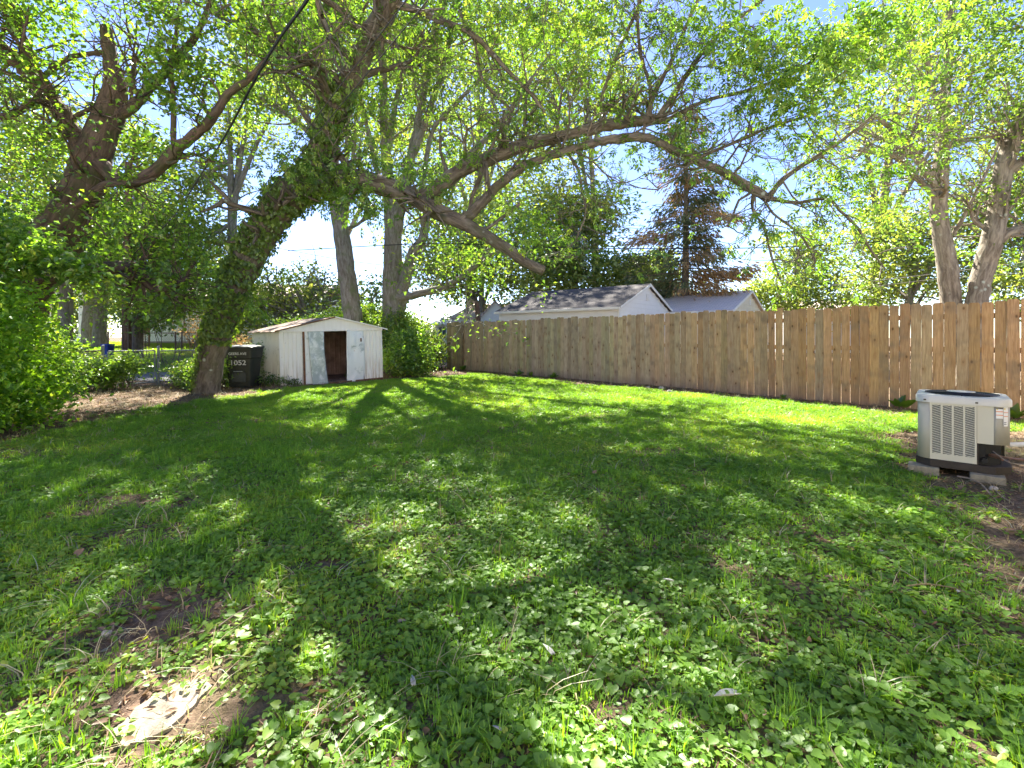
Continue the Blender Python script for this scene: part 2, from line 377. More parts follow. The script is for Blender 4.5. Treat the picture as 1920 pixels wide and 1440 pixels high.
# ------------------------------------------------------------ leaves and branches
def unit(a): return a/np.maximum(np.linalg.norm(a, axis=-1, keepdims=True), 1e-9)
def rdir(n): return unit(rng.normal(size=(n, 3)))
class Leaves:
    def __init__(s): s.V = []; s.v = []
    def add(s, pos, d, nrm, L, W, v):
        side = unit(np.cross(d, nrm)); nn = np.cross(side, d); L = np.asarray(L)[:, None]; W = np.asarray(W)[:, None]
        a = pos; tip = pos+d*L-nn*L*.12; m = pos+d*L*.42+nn*W*.16
        s.V.append(np.stack([a, m+side*W/2, tip, m-side*W/2], 1).astype(np.float32)); s.v.append(np.asarray(v, np.float32))
    def simple(s, pos, L, droop=.35, wr=.55, flat=.6, vr=(0, 1)):
        n = len(pos); d = rdir(n); d[:, 2] = d[:, 2]*.6-droop; d = unit(d)
        nr = rdir(n)*(1-flat); nr[:, 2] += flat; nr = unit(nr)
        LL = L*rng.uniform(.65, 1.25, n); s.add(pos, d, nr, LL, LL*wr, rng.uniform(vr[0], vr[1], n))
    def compound(s, pos, dirs, R_=.2, k=7, droop=.3, vr=(0, 1)):
        n = len(pos); d = unit(np.asarray(dirs)+rdir(n)*.6+np.array([0, 0, -droop]))
        nr = rdir(n)*.45; nr[:, 2] += .8; side = unit(np.cross(d, nr)); nn = unit(np.cross(side, d))
        RR = R_*rng.uniform(.6, 1.2, n); vv = rng.uniform(vr[0], vr[1], n)
        for i in range(k):
            if i == k-1: t = 1.; ld = d+np.array([0, 0, -.2])
            else:
                t = .3+.62*(i//2)/max(1, (k-1)//2-1+.001) if k > 3 else .5
                sg = 1 if i % 2 else -1; ld = d*.55+side*sg*.85+nn*rng.uniform(-.3, .2, (n, 1))+np.array([0, 0, -.25])
            ld = unit(ld+rng.normal(size=(n, 3))*.15)
            L = RR*rng.uniform(.36, .5, n); s.add(pos+d*(RR*min(t, 1)*.8)[:, None], ld, unit(nn+rng.normal(size=(n, 3))*.25), L, L*.42, np.clip(vv+rng.normal(size=n)*.08, 0, 1))
    def count(s): return sum(len(a) for a in s.V)
    def build(s, name, mat, parent, kind='stuff'):
        V = np.concatenate(s.V); v = np.concatenate(s.v); n = len(V); b = np.arange(n)[:, None]*4
        f = np.concatenate([b+np.array([0, 1, 2]), b+np.array([0, 2, 3])], 0)
        o = obj_np(name, V.reshape(-1, 3), f, mat, parent, smooth=False, attrs={'v': np.repeat(v, 4)})
        if kind: o['kind'] = kind
        global NLEAF; NLEAF += n
        return o
NLEAF = 0
def crom(pts, n=6):
    """Catmull-Rom through the points (rows may carry the radius as a fourth column)"""
    p = np.asarray(pts, float); out = []
    q = np.vstack([2*p[0]-p[1], p, 2*p[-1]-p[-2]])
    for i in range(1, len(q)-2):
        for t in np.linspace(0, 1, n, endpoint=False):
            out.append(.5*((2*q[i])+(-q[i-1]+q[i+1])*t+(2*q[i-1]-5*q[i]+4*q[i+1]-q[i+2])*t*t+(-q[i-1]+3*q[i]-3*q[i+1]+q[i+2])*t**3))
    out.append(p[-1]); return np.array(out)
class Tubes:
    def __init__(s): s.V = []; s.F = []; s.C = []; s.n = 0
    def add(s, pts, rad, ns=6, lump=0.0, flare=0, seed=0, cap=False):
        pts = np.asarray(pts, float); m = len(pts); rad = np.asarray(rad, float)
        d = np.gradient(pts, axis=0); d = unit(d)
        ref = np.array([0., 0, 1]) if abs(d[0][2]) < .9 else np.array([0., 1, 0]); a = np.zeros((m, 3)); cur = np.cross(d[0], ref)
        for i in range(m):
            cur = cur-d[i]*cur.dot(d[i]); cur = cur/(np.linalg.norm(cur)+1e-9); a[i] = cur
        b = np.cross(d, a); th = np.arange(ns)/ns*2*np.pi
        ln = np.concatenate([[0], np.cumsum(np.linalg.norm(np.diff(pts, axis=0), axis=1))])
        rr = rad[:, None]*np.ones(ns)
        if lump:
            T, Lg = np.meshgrid(th, ln)
            rr = rr*(1+lump*2*(vnoise(np.cos(T)*1.6+7, np.sin(T)*1.6+Lg*1.3+seed, seed)-.5)+lump*.8*(vnoise(np.cos(T)*4+3+Lg*.5, np.sin(T)*4+Lg*.7, seed+3)-.5))
        if flare:
            T, Lg = np.meshgrid(th, ln); rr = rr*(1+flare*np.exp(-Lg/.35)*(1+.5*np.cos(T*4+seed)))
        V = pts[:, None, :]+(a[:, None, :]*np.cos(th)[None, :, None]+b[:, None, :]*np.sin(th)[None, :, None])*rr[:, :, None]
        C = np.stack([np.cos(th)[None, :]*rad[:, None]+seed*.37, np.sin(th)[None, :]*rad[:, None], np.repeat((ln+seed)[:, None], ns, 1)], -1)
        idx = s.n+np.arange(m*ns).reshape(m, ns); nx = np.roll(idx, -1, 1)
        s.F.append(np.stack([idx[:-1].ravel(), nx[:-1].ravel(), nx[1:].ravel(), idx[1:].ravel()], 1))
        s.V.append(V.reshape(-1, 3)); s.C.append(C.reshape(-1, 3)); s.n += m*ns
        if cap:
            s.V.append(pts[-1:]+d[-1:]*rad[-1]*.3); s.C.append(C[-1, :1]); c = s.n; s.n += 1
            s.F.append(np.stack([idx[-1], nx[-1], np.full(ns, c), np.full(ns, c)], 1)[:, [0, 1, 2, 3]])
        return s
    def build(s, name, mat, parent, kind=None):
        F = [f for f in s.F]; Q = []; T = []
        for f in F:
            deg = f[:, 2] == f[:, 3]
            Q.append(f[~deg]); T.append(f[deg][:, :3])
        Q = np.concatenate(Q); T = np.concatenate(T)
        o = obj_np(name, np.concatenate(s.V), [Q, T] if len(T) else Q, mat, parent, True, {'bc': np.concatenate(s.C)})
        if kind: o['kind'] = kind
        return o
class Grow:
    """recursive branching; collects twigs in .tb and leaf anchors in .A / .D"""
    def __init__(s, seed): s.r = random.Random(seed); s.tb = Tubes(); s.A = []; s.D = []; s.k = 0
    def branch(s, p, d, L, r, lvl, up=.15, wig=.28, leafy=True, kids=4, rmin=.004):
        R_ = s.r; n = 6 if lvl else 4; pts = [np.array(p)]; d = np.array(d)/np.linalg.norm(d); dd = d.copy(); ds = [d]
        for i in range(n):
            dd = dd+np.array([R_.gauss(0, wig), R_.gauss(0, wig), R_.gauss(0, wig)+up])*.6; dd /= np.linalg.norm(dd)
            pts.append(pts[-1]+dd*L/n); ds.append(dd)
        rad = np.maximum(np.linspace(r, r*.35, n+1), rmin)
        s.k += 1; s.tb.add(pts, rad, 6 if lvl >= 2 else (5 if lvl else 3), seed=s.k % 50)
        if lvl == 0:
            if leafy:
                for i in range(1, n+1): s.A.append(pts[i]); s.D.append(ds[i])
            return
        for j in range(kids+R_.randint(0, 1)):
            t = R_.uniform(.25, 1.0); i = min(int(t*n), n-1); q = pts[i]+(pts[i+1]-pts[i])*(t*n-i)
            ax = np.array([R_.gauss(0, 1), R_.gauss(0, 1), R_.gauss(0, .7)]); ax -= ds[i]*ax.dot(ds[i]); ax /= np.linalg.norm(ax)+1e-9
            ang = R_.uniform(.45, 1.1); nd = ds[i]*math.cos(ang)+ax*math.sin(ang)
            s.branch(q, nd, L*R_.uniform(.45, .75), r*.5, lvl-1, up, wig, leafy, kids, rmin)
    def along(s, pts, rad, n, L, lvl=1, t0=.2, up=.15, kids=4, bias=(0, 0, .3), leafy=True, t1=1.0, rf=.35):
        m = len(pts); R_ = s.r
        for j in range(n):
            t = t0+(t1-t0)*(j+R_.random())/n; x = t*(m-1); i = min(int(x), m-2); q = pts[i]+(pts[i+1]-pts[i])*(x-i)
            dl = pts[i+1]-pts[i]; dl /= np.linalg.norm(dl)+1e-9
            ax = np.array([R_.gauss(0, 1), R_.gauss(0, 1), R_.gauss(0, 1)])+np.array(bias); ax -= dl*ax.dot(dl)*.6; ax /= np.linalg.norm(ax)
            nd = dl*R_.uniform(.1, .7)+ax
            s.branch(q, nd, L*R_.uniform(.6, 1.25), max(.012, rad[i]*rf), lvl, up, .28, leafy, kids)

def limb_pts(pix, n=6):
    """pix rows: px, py, depth, width in photo pixels -> world polyline and radii"""
    a = np.array([list(P(p[0], p[1], p[2]))+[p[3]/F*p[2]/2] for p in pix]); c = crom(a, n); return c[:, :3], np.maximum(c[:, 3], .006)
def ivy_on(lv, pts, rad, n, t0=0, t1=1, size=.075, thick=.12, face=None, tuft=0):
    m = len(pts); t = rng.uniform(t0, t1, n)*(m-1); i = np.minimum(t.astype(int), m-2); f = (t-i)[:, None]
    c = pts[i]*(1-f)+pts[i+1]*f; d = unit(pts[i+1]-pts[i]); r = rad[i]
    o = rdir(n)
    if face is not None: o = unit(o+np.array(face))
    o = unit(o-d*np.sum(o*d, 1, keepdims=True))
    clump = vnoise(t*2.3, np.arctan2(o[:, 1], o[:, 0])*1.5, 4)
    pos = c+o*(r*1.0+rng.uniform(0, 1, n)**1.5*thick*(.4+clump*1.2))[:, None]
    dn = unit(rdir(n)*.6+np.array([0, 0, -1])-o*.1); nr = unit(o+rdir(n)*.55)
    L = size*rng.uniform(.6, 1.3, n); lv.add(pos, dn, nr, L, L*.85, rng.uniform(0, 1, n)*.8+.2*clump)
def blobs(lv, cs, n, leaf, sq=(1, 1, .75), mode='simple', shell=.5, vr=(0, 1), droop=.35, clump=None):
    """leaf clouds round the given centres (x, y, z, radius), n leaves per cubic-ish weight"""
    cs = np.asarray(cs, float); wgt = cs[:, 3]**2; wgt = wgt/wgt.sum(); k = rng.choice(len(cs), n, p=wgt)
    if clump:                                        # leaves gather in sprays
        ncl = max(1, n//clump); kk = rng.choice(len(cs), ncl, p=wgt); u = rdir(ncl)*(rng.uniform(shell**3, 1, ncl)**(1/3))[:, None]
        cc = cs[kk, :3]+u*cs[kk, 3:4]*np.array(sq); j = rng.integers(0, ncl, n); sp = (cs[kk[j], 3]*.16+leaf*1.2)[:, None]
        pos = cc[j]+rng.normal(size=(n, 3))*sp*np.array([1, 1, .45]); vb = rng.uniform(vr[0], vr[1], ncl)[j]
    else:
        u = rdir(n)*(rng.uniform(shell**3, 1, n)**(1/3))[:, None]; pos = cs[k, :3]+u*cs[k, 3:4]*np.array(sq); vb = rng.uniform(vr[0], vr[1], n)
    if mode == 'simple':
        nn = len(pos); d = rdir(nn); d[:, 2] = d[:, 2]*.6-droop; d = unit(d); nr = rdir(nn)*.5; nr[:, 2] += .55; nr = unit(nr)
        LL = leaf*rng.uniform(.6, 1.3, nn); lv.add(pos, d, nr, LL, LL*.6, np.clip(vb+rng.normal(size=nn)*.12, 0, 1))
    else: lv.compound(pos, rdir(len(pos)), leaf, 7, .3, vr)

def new_tree(name, label, pix, bark, group=None, cat='tree', flare=.35, ns=20, lump=.10, seed=1):
    """pix: list of limbs; the first is the trunk. returns empty, list of (pts, rad)"""
    L = [limb_pts(p) for p in pix]; base = L[0][0][0].copy()
    z0 = float(gz(base[0], base[1])); base[2] = z0
    root = tag(empty(name, base), label, cat, group)
    out = []
    for i, (pts, rad) in enumerate(L):
        kn = rng.normal(size=pts.shape)*rad[:, None]*(.035 if i == 0 else .09); kn[0] = 0; pts += kn; rad *= 1+(.015 if i == 0 else .05)*rng.normal(size=len(rad))
        if i == 0:
            pts[0][2] = min(pts[0][2], z0)-.15
        tb = Tubes().add(pts-base, rad, ns if i == 0 else 12, lump if i == 0 else lump*.8, flare if i == 0 else 0, seed+i*5, cap=True)
        tb.build('trunk' if i == 0 else 'limb', bark, root); out.append((pts, rad))
    return root, out, base

# ============================================================ LEANING TREE (ivy, long limbs over the lawn)
T1 = [
 [(387, 742, 10.9, 42), (393, 690, 10.9, 42), (405, 640, 10.85, 43), (418, 595, 10.8, 46), (440, 540, 10.7, 54), (468, 480, 10.6, 54), (503, 420, 10.5, 56), (545, 365, 10.3, 60), (610, 342, 10.1, 44), (690, 342, 9.8, 38), (770, 367, 9.6, 34), (822, 397, 9.5, 31), (871, 420, 9.4, 26), (916, 446, 9.3, 22), (954, 469, 9.3, 20), (984, 491, 9.3, 19), (1019, 508, 9.3, 21)],
 [(470, 500, 10.6, 30), (505, 445, 10.5, 26), (530, 410, 10.4, 30)],
 [(560, 370, 10.3, 46), (592, 300, 10.1, 44), (625, 225, 9.9, 40), (658, 145, 9.6, 42), (695, 70, 9.3, 40), (735, 0, 9.0, 36), (790, -90, 8.6, 30), (850, -200, 8.0, 24), (900, -340, 7.2, 16)],
 [(765, 378, 9.6, 24), (808, 358, 9.5, 28), (860, 322, 9.4, 27), (916, 298, 9.3, 26), (972, 276, 9.2, 24), (1036, 259, 9.1, 22), (1092, 246, 9.0, 21), (1145, 234, 8.9, 20), (1198, 226, 8.8, 19), (1222, 224, 8.8, 19), (1250, 226, 8.8, 14)],
 [(868, 412, 9.4, 22), (882, 400, 9.4, 22), (909, 375, 9.3, 20), (946, 337, 9.2, 18), (991, 307, 9.1, 17), (1044, 289, 9.0, 16), (1104, 270, 8.9, 16), (1160, 259, 8.8, 16), (1216, 259, 8.7, 16), (1258, 280, 8.6, 15), (1308, 303, 8.5, 15), (1347, 318, 8.4, 15), (1382, 338, 8.3, 16), (1413, 356, 8.3, 17), (1446, 374, 8.2, 15)],
 [(1215, 228, 8.8, 12), (1219, 200, 8.7, 11), (1232, 165, 8.6, 9), (1258, 117, 8.4, 8), (1277, 70, 8.3, 7), (1308, 0, 8.1, 6), (1330, -60, 7.9, 4)],
 [(1232, 224, 8.8, 12), (1273, 163, 8.7, 10), (1324, 89, 8.5, 8), (1374, 45, 8.4, 7), (1429, 0, 8.2, 6), (1500, -60, 8.0, 4)],
 [(1218, 222, 8.8, 9), (1219, 163, 8.6, 7), (1203, 109, 8.5, 6), (1196, 39, 8.3, 5), (1200, -40, 8.1, 4)],
 [(1122, 238, 8.9, 12), (1130, 215, 8.9, 10), (1130, 180, 8.8, 8), (1149, 124, 8.6, 8), (1168, 75, 8.5, 7), (1198, 11, 8.3, 6), (1220, -60, 8.1, 4)],
 [(1440, 370, 8.2, 11), (1475, 330, 8.1, 9), (1541, 288, 7.9, 8), (1608, 241, 7.7, 6), (1660, 195, 7.5, 4)],
 [(1446, 372, 8.2, 9), (1490, 380, 8.1, 6), (1549, 373, 8.0, 6), (1575, 395, 8.0, 5), (1608, 428, 7.9, 5), (1631, 466, 7.9, 4), (1660, 505, 7.9, 3)],
 [(1413, 360, 8.3, 8), (1412, 395, 8.3, 5), (1433, 428, 8.3, 5), (1448, 486, 8.3, 4), (1464, 525, 8.3, 3)],
 [(1430, 368, 8.3, 6), (1450, 400, 8.2, 4), (1500, 440, 8.2, 4), (1530, 490, 8.2, 3)],
 [(735, 5, 9.0, 14), (780, 18, 8.9, 13), (830, 41, 8.8, 12), (879, 60, 8.7, 11), (920, 97, 8.7, 9), (958, 139, 8.6, 8), (995, 176, 8.6, 7), (1021, 210, 8.6, 5)],
 [(560, 202, 10.1, 7), (594, 240, 10.1, 10), (627, 272, 10.0, 12), (650, 311, 10.0, 12), (690, 335, 9.9, 16)],
 [(900, 436, 9.35, 7), (920, 424, 9.3, 7), (942, 408, 9.2, 6), (969, 388, 9.2, 6), (974, 380, 9.2, 5)],
 [(912, 300, 9.3, 10), (930, 290, 9.2, 10), (950, 240, 9.1, 7), (955, 205, 9.0, 6), (905, 150, 8.9, 6), (890, 80, 8.8, 5), (860, 20, 8.7, 5)],
 [(900, 310, 9.3, 8), (900, 330, 9.3, 8), (885, 370, 9.4, 7), (880, 400, 9.4, 7)],
 [(1040, 259, 9.1, 7), (1080, 310, 9.0, 5), (1090, 350, 9.0, 5), (1098, 400, 9.0, 4), (1080, 450, 9.0, 3)],
 [(1250, 226, 8.8, 9), (1320, 190, 8.5, 7), (1400, 170, 8.2, 6), (1480, 140, 7.8, 5), (1560, 90, 7.4, 4)],
 [(1300, 300, 8.5, 7), (1370, 270, 8.3, 6), (1440, 240, 8.0, 5), (1520, 215, 7.7, 4)],
 [(700, 60, 9.3, 16), (640, 20, 8.6, 12), (560, -40, 7.8, 10), (480, -160, 6.9, 8)],
 [(850, -200, 8.0, 14), (960, -240, 7.2, 12), (1080, -330, 6.3, 10)],
 [(790, -90, 8.6, 14), (900, -110, 8.0, 12), (1060, -90, 7.4, 10), (1200, -140, 6.8, 8), (1350, -220, 6.2, 6)],
]
root, LB, base = new_tree('leaning_tree', 'leaning tree wrapped in ivy whose long limbs arch over the lawn beside the metal shed', T1, M['bark_limb'], ns=28, lump=.09, seed=3, flare=.15)
g = Grow(5); lv = Leaves()
def off(pts): return pts-base
for i, (pts, rad) in enumerate(LB):
    if i in (0,): g.along(off(pts), rad, 16, .9, 1, .30, .05, 3, (0, -.4, .1), t1=.72)
    elif i == 1: continue
    elif i == 2: g.along(off(pts), rad, 20, 1.6, 2, .2, .05, 3, (0, -.4, .2))
    elif i in (3, 4): g.along(off(pts), rad, 19, 1.0, 2, .15, .12, 3, (0, -.2, .5))
    elif i in (10, 11, 12): g.along(off(pts), rad, 12, .5, 1, .1, -.2, 3, (0, 0, -.6))
    elif i >= 21: g.along(off(pts), rad, 16, 1.5, 2, .1, .0, 3, (0, -.2, 0))
    elif i in (15, 17): g.along(off(pts), rad, 2, .4, 0, .3)
    else: g.along(off(pts), rad, 12, .95, 2, .15, .03, 3, (0, -.1, 0))
g.tb.build('branches', M['bark_limb'], root, 'stuff')
A = np.array(g.A); D = np.array(g.D); print('leaning anchors', len(A))
keep = rng.random(len(A)) < min(1, 3300/len(A)); A = A[keep]; D = D[keep]
lv.compound(A, D, .18, 7, .3)
# dense sprays seen in the photo (px, py, depth, radius)
cl = [(540, 320, 10, .7), (600, 330, 9.7, .8), (640, 380, 9.5, .5), (690, 380, 9.4, .6), (700, 290, 9.3, .5), (760, 320, 9.3, .5), (820, 350, 9.1, .4),
      (480, 590, 10.4, .3), (470, 560, 10.4, .3), (1000, 430, 8.9, .5), (980, 400, 8.9, .4), (1045, 440, 8.9, .4), (1350, 40, 7.2, .8), (1450, 90, 7.0, .8), (1540, 120, 7.0, .9), (1500, 190, 7.0, .6), (1430, 170, 7.2, .6),
      (1600, 60, 6.8, .8), (1660, 130, 6.8, .6), (1270, 240, 8.5, .45), (1310, 270, 8.4, .4), (1690, 30, 6.6, .7), (1560, 350, 7.6, .4), (1640, 330, 7.5, .45), (1500, 250, 7.7, .4), (640, 60, 8.8, .7), (560, 60, 8.6, .7),
      (1100, 60, 8.4, .7), (1000, 30, 8.4, .7), (900, 20, 8.4, .6), (700, 180, 9.2, .5), (590, 250, 9.8, .5)]
cl += [(a, b-8, 8.9, .34) for a, b in ((870, 300), (930, 265), (1000, 235), (1060, 225), (1140, 205), (1200, 200), (1000, 320), (1090, 285), (1190, 285), (1330, 330), (1400, 345), (1290, 190), (1380, 120))]
cs = [list(P(a, b, c)-base)+[r] for a, b, c, r in cl]
cs = np.array(cs); wgt = cs[:, 3]**2; kk = rng.choice(len(cs), 3000, p=wgt/wgt.sum())
pos = cs[kk, :3]+rng.normal(size=(3000, 3))*cs[kk, 3:4]*.5*np.array([1, 1, .6]); lv.compound(pos, rdir(3000), .22, 7, .35)
lv.build('crown', M['leaf_near'], root)
# high crown above the lawn (shades the foreground)
lv2 = Leaves(); hi = []
for i in range(74):
    x = rng.uniform(-5, 5.5); y = rng.uniform(4.4, 9.6); z = rng.uniform(7.0, 9.6)
    if fbm(x*.55+20, y*.55, 31, 2) < .40: continue
    hi.append([x-base[0], y-base[1], z-base[2], rng.uniform(.5, 1.0)])
blobs(lv2, hi, 5600, .085, (1, 1, .45), shell=0.0, clump=14)
lv2.build('upper_crown', M['leaf_near'], root)
iv = Leaves()
ivy_on(iv, off(LB[0][0]), LB[0][1], 6800, .13, .44, .085, .13, (-.3, -.35, .15))
ivy_on(iv, off(LB[0][0]), LB[0][1], 1700, .0, .18, .07, .08, (-1.1, -.1, 0))
ivy_on(iv, off(LB[2][0]), LB[2][1], 3600, .0, .34, .085, .14, (-.3, -.3, 0))
ivy_on(iv, off(LB[0][0]), LB[0][1], 1800, .42, .56, .08, .16)
iv.build('ivy', M['leaf_ivy'], root)
print('leaves', NLEAF)

# ============================================================ BIG DARK TREE behind the hedge
T2 = [
 [(20, 640, 9.6, 96), (38, 560, 9.5, 90), (75, 490, 9.4, 84), (118, 430, 9.3, 78), (150, 370, 9.2, 70), (168, 315, 9.1, 60), (184, 265, 9.1, 54), (205, 215, 9.1, 50), (216, 165, 9.0, 40), (209, 125, 9.0, 26), (203, 85, 9.0, 22), (198, 50, 9.0, 17)],
 [(168, 320, 9.1, 36), (140, 250, 9.0, 30), (95, 185, 8.9, 28), (55, 140, 8.8, 24), (0, 85, 8.6, 22), (-60, 30, 8.4, 16)],
 [(75, 165, 8.9, 14), (55, 95, 8.8, 14), (30, 40, 8.7, 12), (5, -30, 8.6, 10)],
 [(75, 148, 8.9, 9), (110, 120, 8.9, 9), (140, 105, 8.9, 9), (192, 98, 9.0, 9)],
 [(178, 300, 9.1, 26), (230, 340, 8.8, 24), (285, 325, 8.6, 22), (330, 280, 8.4, 20), (385, 235, 8.2, 18), (430, 175, 8.0, 15), (470, 145, 7.9, 12), (520, 90, 7.7, 8)],
 [(205, 215, 9.1, 24), (245, 205, 9.0, 20), (290, 155, 8.8, 17), (350, 90, 8.6, 13), (385, 30, 8.4, 10), (400, -30, 8.2, 8)],
 [(325, 275, 8.5, 10), (325, 200, 8.4, 9), (322, 130, 8.3, 8), (335, 30, 8.1, 7), (340, -30, 8, 6)],
 [(40, 560, 9.5, 40), (75, 522, 9.0, 30), (130, 510, 8.8, 26), (185, 505, 8.7, 24), (240, 500, 8.6, 22), (262, 510, 8.6, 20), (275, 530, 8.6, 18), (298, 545, 8.6, 13)],
 [(262, 505, 8.6, 9), (268, 535, 8.6, 6), (272, 560, 8.6, 5), (276, 586, 8.6, 4)],
 [(285, 545, 8.6, 12), (315, 542, 8.5, 12), (335, 534, 8.45, 11), (352, 522, 8.4, 7)],
 [(0, 222, 8.6, 14), (30, 210, 8.7, 12), (70, 190, 8.8, 10), (100, 200, 8.9, 12)],
 [(100, 460, 9.4, 24), (120, 415, 9.2, 20), (190, 350, 8.8, 14), (250, 345, 8.6, 9), (290, 335, 8.5, 5)],
]
root, LB, base = new_tree('maple_tree', 'big dark maple behind the hedge with a snapped off trunk top and drooping lower limb', T2, M['bark_dark'], ns=26, lump=.10, seed=9, flare=.2)
g = Grow(15); lv = Leaves()
for i, (pts, rad) in enumerate(LB):
    if i == 0: g.along(off(pts), rad, 12, 1.1, 1, .35, .05, 3, (0, -.5, 0), t1=.9, rf=.12)
    elif i in (3, 8): g.along(off(pts), rad, 3, .4, 0, .5)
    elif i in (4, 6, 7, 9, 11): g.along(off(pts), rad, 10, .75, 2, .12, .05, 3, (0, -.2, .1))
    else: g.along(off(pts), rad, 14, 1.25, 2, .12, .05, 3, (0, -.3, .1))
g.tb.build('branches', M['bark_dark'], root, 'stuff')
A = np.array(g.A); print('maple anchors', len(A)); k = rng.integers(0, len(A), 8500)
lv.simple(A[k]+rng.normal(size=(len(k), 3))*.08*np.array([1, 1, .7]), .10, .25, .75, .75)
cl = [(180, 400, 8.6, .7), (120, 420, 8.7, .6), (180, 470, 8.7, .5), (70, 380, 8.8, .7), (60, 280, 8.6, .7), (140, 330, 8.3, .35), (230, 270, 8.4, .6),
      (250, 120, 8.2, .6), (330, 100, 8, .6), (420, 60, 7.8, .6), (100, 50, 8.4, .6), (30, 20, 8.4, .5), (280, 30, 8, .6), (30, 180, 8.5, .4),
      (250, -80, 7.6, 1), (80, -60, 8, 1), (220, 530, 8.7, .3), (150, 550, 8.9, .4)]
blobs(lv, [list(P(a, b, c)-base)+[r] for a, b, c, r in cl], 7000, .10, (1, 1, .6), shell=0, clump=22, droop=.3)
tp_ = LB[0][0]-base
for q in range(len(lv.V)):
    c_ = lv.V[q][:, 0]; i_ = np.clip(np.searchsorted(tp_[:, 2], c_[:, 2]), 0, len(tp_)-1)
    near_ = (np.abs(c_[:, 0]+base[0]-(tp_[i_, 0]+base[0])*(c_[:, 1]+base[1])/(tp_[i_, 1]+base[1])) < .5) & (c_[:, 1] < tp_[i_, 1]) & (rng.random(len(c_)) < .8)
    lv.V[q] = lv.V[q][~near_]; lv.v[q] = lv.v[q][~near_]
lv.build('crown', M['leaf_near'], root); print('leaves', NLEAF)

# ============================================================ trees behind the shed
def leafed(root, LB, base, seed, n, leaf, mat, blobs_px, nb, lvl=2, L=1.8, per=12, kids=3, clump=32, bark=None, sq=(1, 1, .7), t0=.35, spread=.17, rf=.35):
    g = Grow(seed); lv = Leaves()
    for i, (pts, rad) in enumerate(LB): g.along(pts-base, rad, per, L, lvl, t0 if i == 0 else .2, .12, kids, (0, 0, .2), rf=rf)
    g.tb.build('branches', bark, root, 'stuff'); A = np.array(g.A); k = rng.integers(0, len(A), n)
    lv.simple(A[k]+rng.normal(size=(n, 3))*spread, leaf, .3, .6, .6)
    if nb: blobs(lv, [list(P(a, b, c)-base)+[r] for a, b, c, r in blobs_px], nb, leaf, sq, shell=0, clump=clump)
    lv.build('crown', mat, root)
T3 = [
 [(664, 700, 17.5, 38), (661, 590, 17.5, 34), (652, 520, 17.5, 32), (641, 440, 17.5, 29), (630, 380, 17.4, 26), (620, 300, 17.3, 24), (607, 200, 17.2, 24), (600, 110, 17, 22), (594, 30, 17, 20), (585, -80, 17, 14)],
 [(596, 110, 17, 12), (612, 40, 16.8, 11), (625, -40, 16.6, 9)],
 [(625, 330, 17.4, 12), (580, 250, 17, 11), (540, 215, 16.6, 10), (500, 190, 16.4, 7), (470, 175, 16.2, 5)],
 [(620, 300, 17.3, 9), (560, 200, 16.5, 7), (520, 130, 16, 5)],
]
root, LB, base = new_tree('tall_tree', 'tall straight grey trunk tree rising directly behind the metal shed roof', T3, M['bark_grey'], seed=21, flare=.25)
leafed(root, LB, base, 31, 8000, .15, M['leaf_mid'], [(600, 60, 16, 1.6), (560, 120, 16, 1.2), (650, 20, 16, 1.4), (520, 60, 16, 1.3), (600, -80, 16, 2.2), (480, 200, 16, .9)], 5500, bark=M['bark_grey'])
T4 = [
 [(737, 700, 18, 46), (736, 590, 18, 38), (737, 500, 18, 34), (737, 430, 17.9, 32), (731, 360, 17.8, 26), (722, 280, 17.8, 17), (719, 180, 17.7, 15), (718, 80, 17.6, 13), (722, -20, 17.5, 10)],
 [(745, 590, 18, 28), (757, 540, 17.9, 24), (772, 480, 17.8, 20), (795, 440, 17.6, 17), (800, 400, 17.5, 14), (830, 350, 17.2, 12), (880, 290, 16.8, 11), (930, 240, 16.5, 10), (975, 180, 16.2, 9), (1010, 130, 16, 7), (1070, 60, 15.8, 5)],
 [(740, 440, 17.9, 22), (757, 360, 17.6, 20), (778, 260, 17.4, 16), (795, 170, 17.2, 14), (812, 80, 17, 12), (825, 10, 17, 10), (840, -60, 16.8, 8)],
 [(768, 310, 17.5, 13), (800, 220, 17.2, 12), (830, 130, 17, 10), (845, 60, 17, 9), (860, -30, 16.8, 7)],
 [(722, 320, 17.8, 10), (735, 230, 17.6, 10), (752, 150, 17.4, 9), (770, 80, 17.2, 7), (780, 0, 17, 6)],
 [(735, 560, 18, 16), (790, 550, 17.4, 14), (840, 535, 17, 12), (880, 510, 16.6, 10), (915, 480, 16.3, 7), (950, 465, 16, 5)],
 [(715, 350, 17.8, 10), (695, 270, 17.5, 9), (680, 200, 17.4, 7), (660, 130, 17.2, 5)],
 [(790, 370, 17.4, 10), (810, 250, 17, 9), (850, 200, 16.8, 8), (890, 160, 16.5, 6), (940, 120, 16.3, 5)],
]
root, LB, base = new_tree('multi_trunk_tree', 'many stemmed grey tree behind the bushes between the shed and the wooden fence', T4, M['bark_grey'], seed=27, flare=.25)
leafed(root, LB, base, 37, 11000, .15, M['leaf_mid'], [(850, 460, 16.3, 1.3), (900, 520, 16.5, 1.0), (960, 490, 16, 1.0), (760, 60, 16, 1.6), (900, 60, 16, 1.8), (1000, 60, 16, 1.5), (860, 180, 16, 1.2), (1080, 30, 16, 1.4), (1000, 200, 16, .9), (850, -90, 16, 2.5), (1050, -100, 16, 2), (830, 300, 16.4, .8)], 10000, bark=M['bark_grey'], per=11)

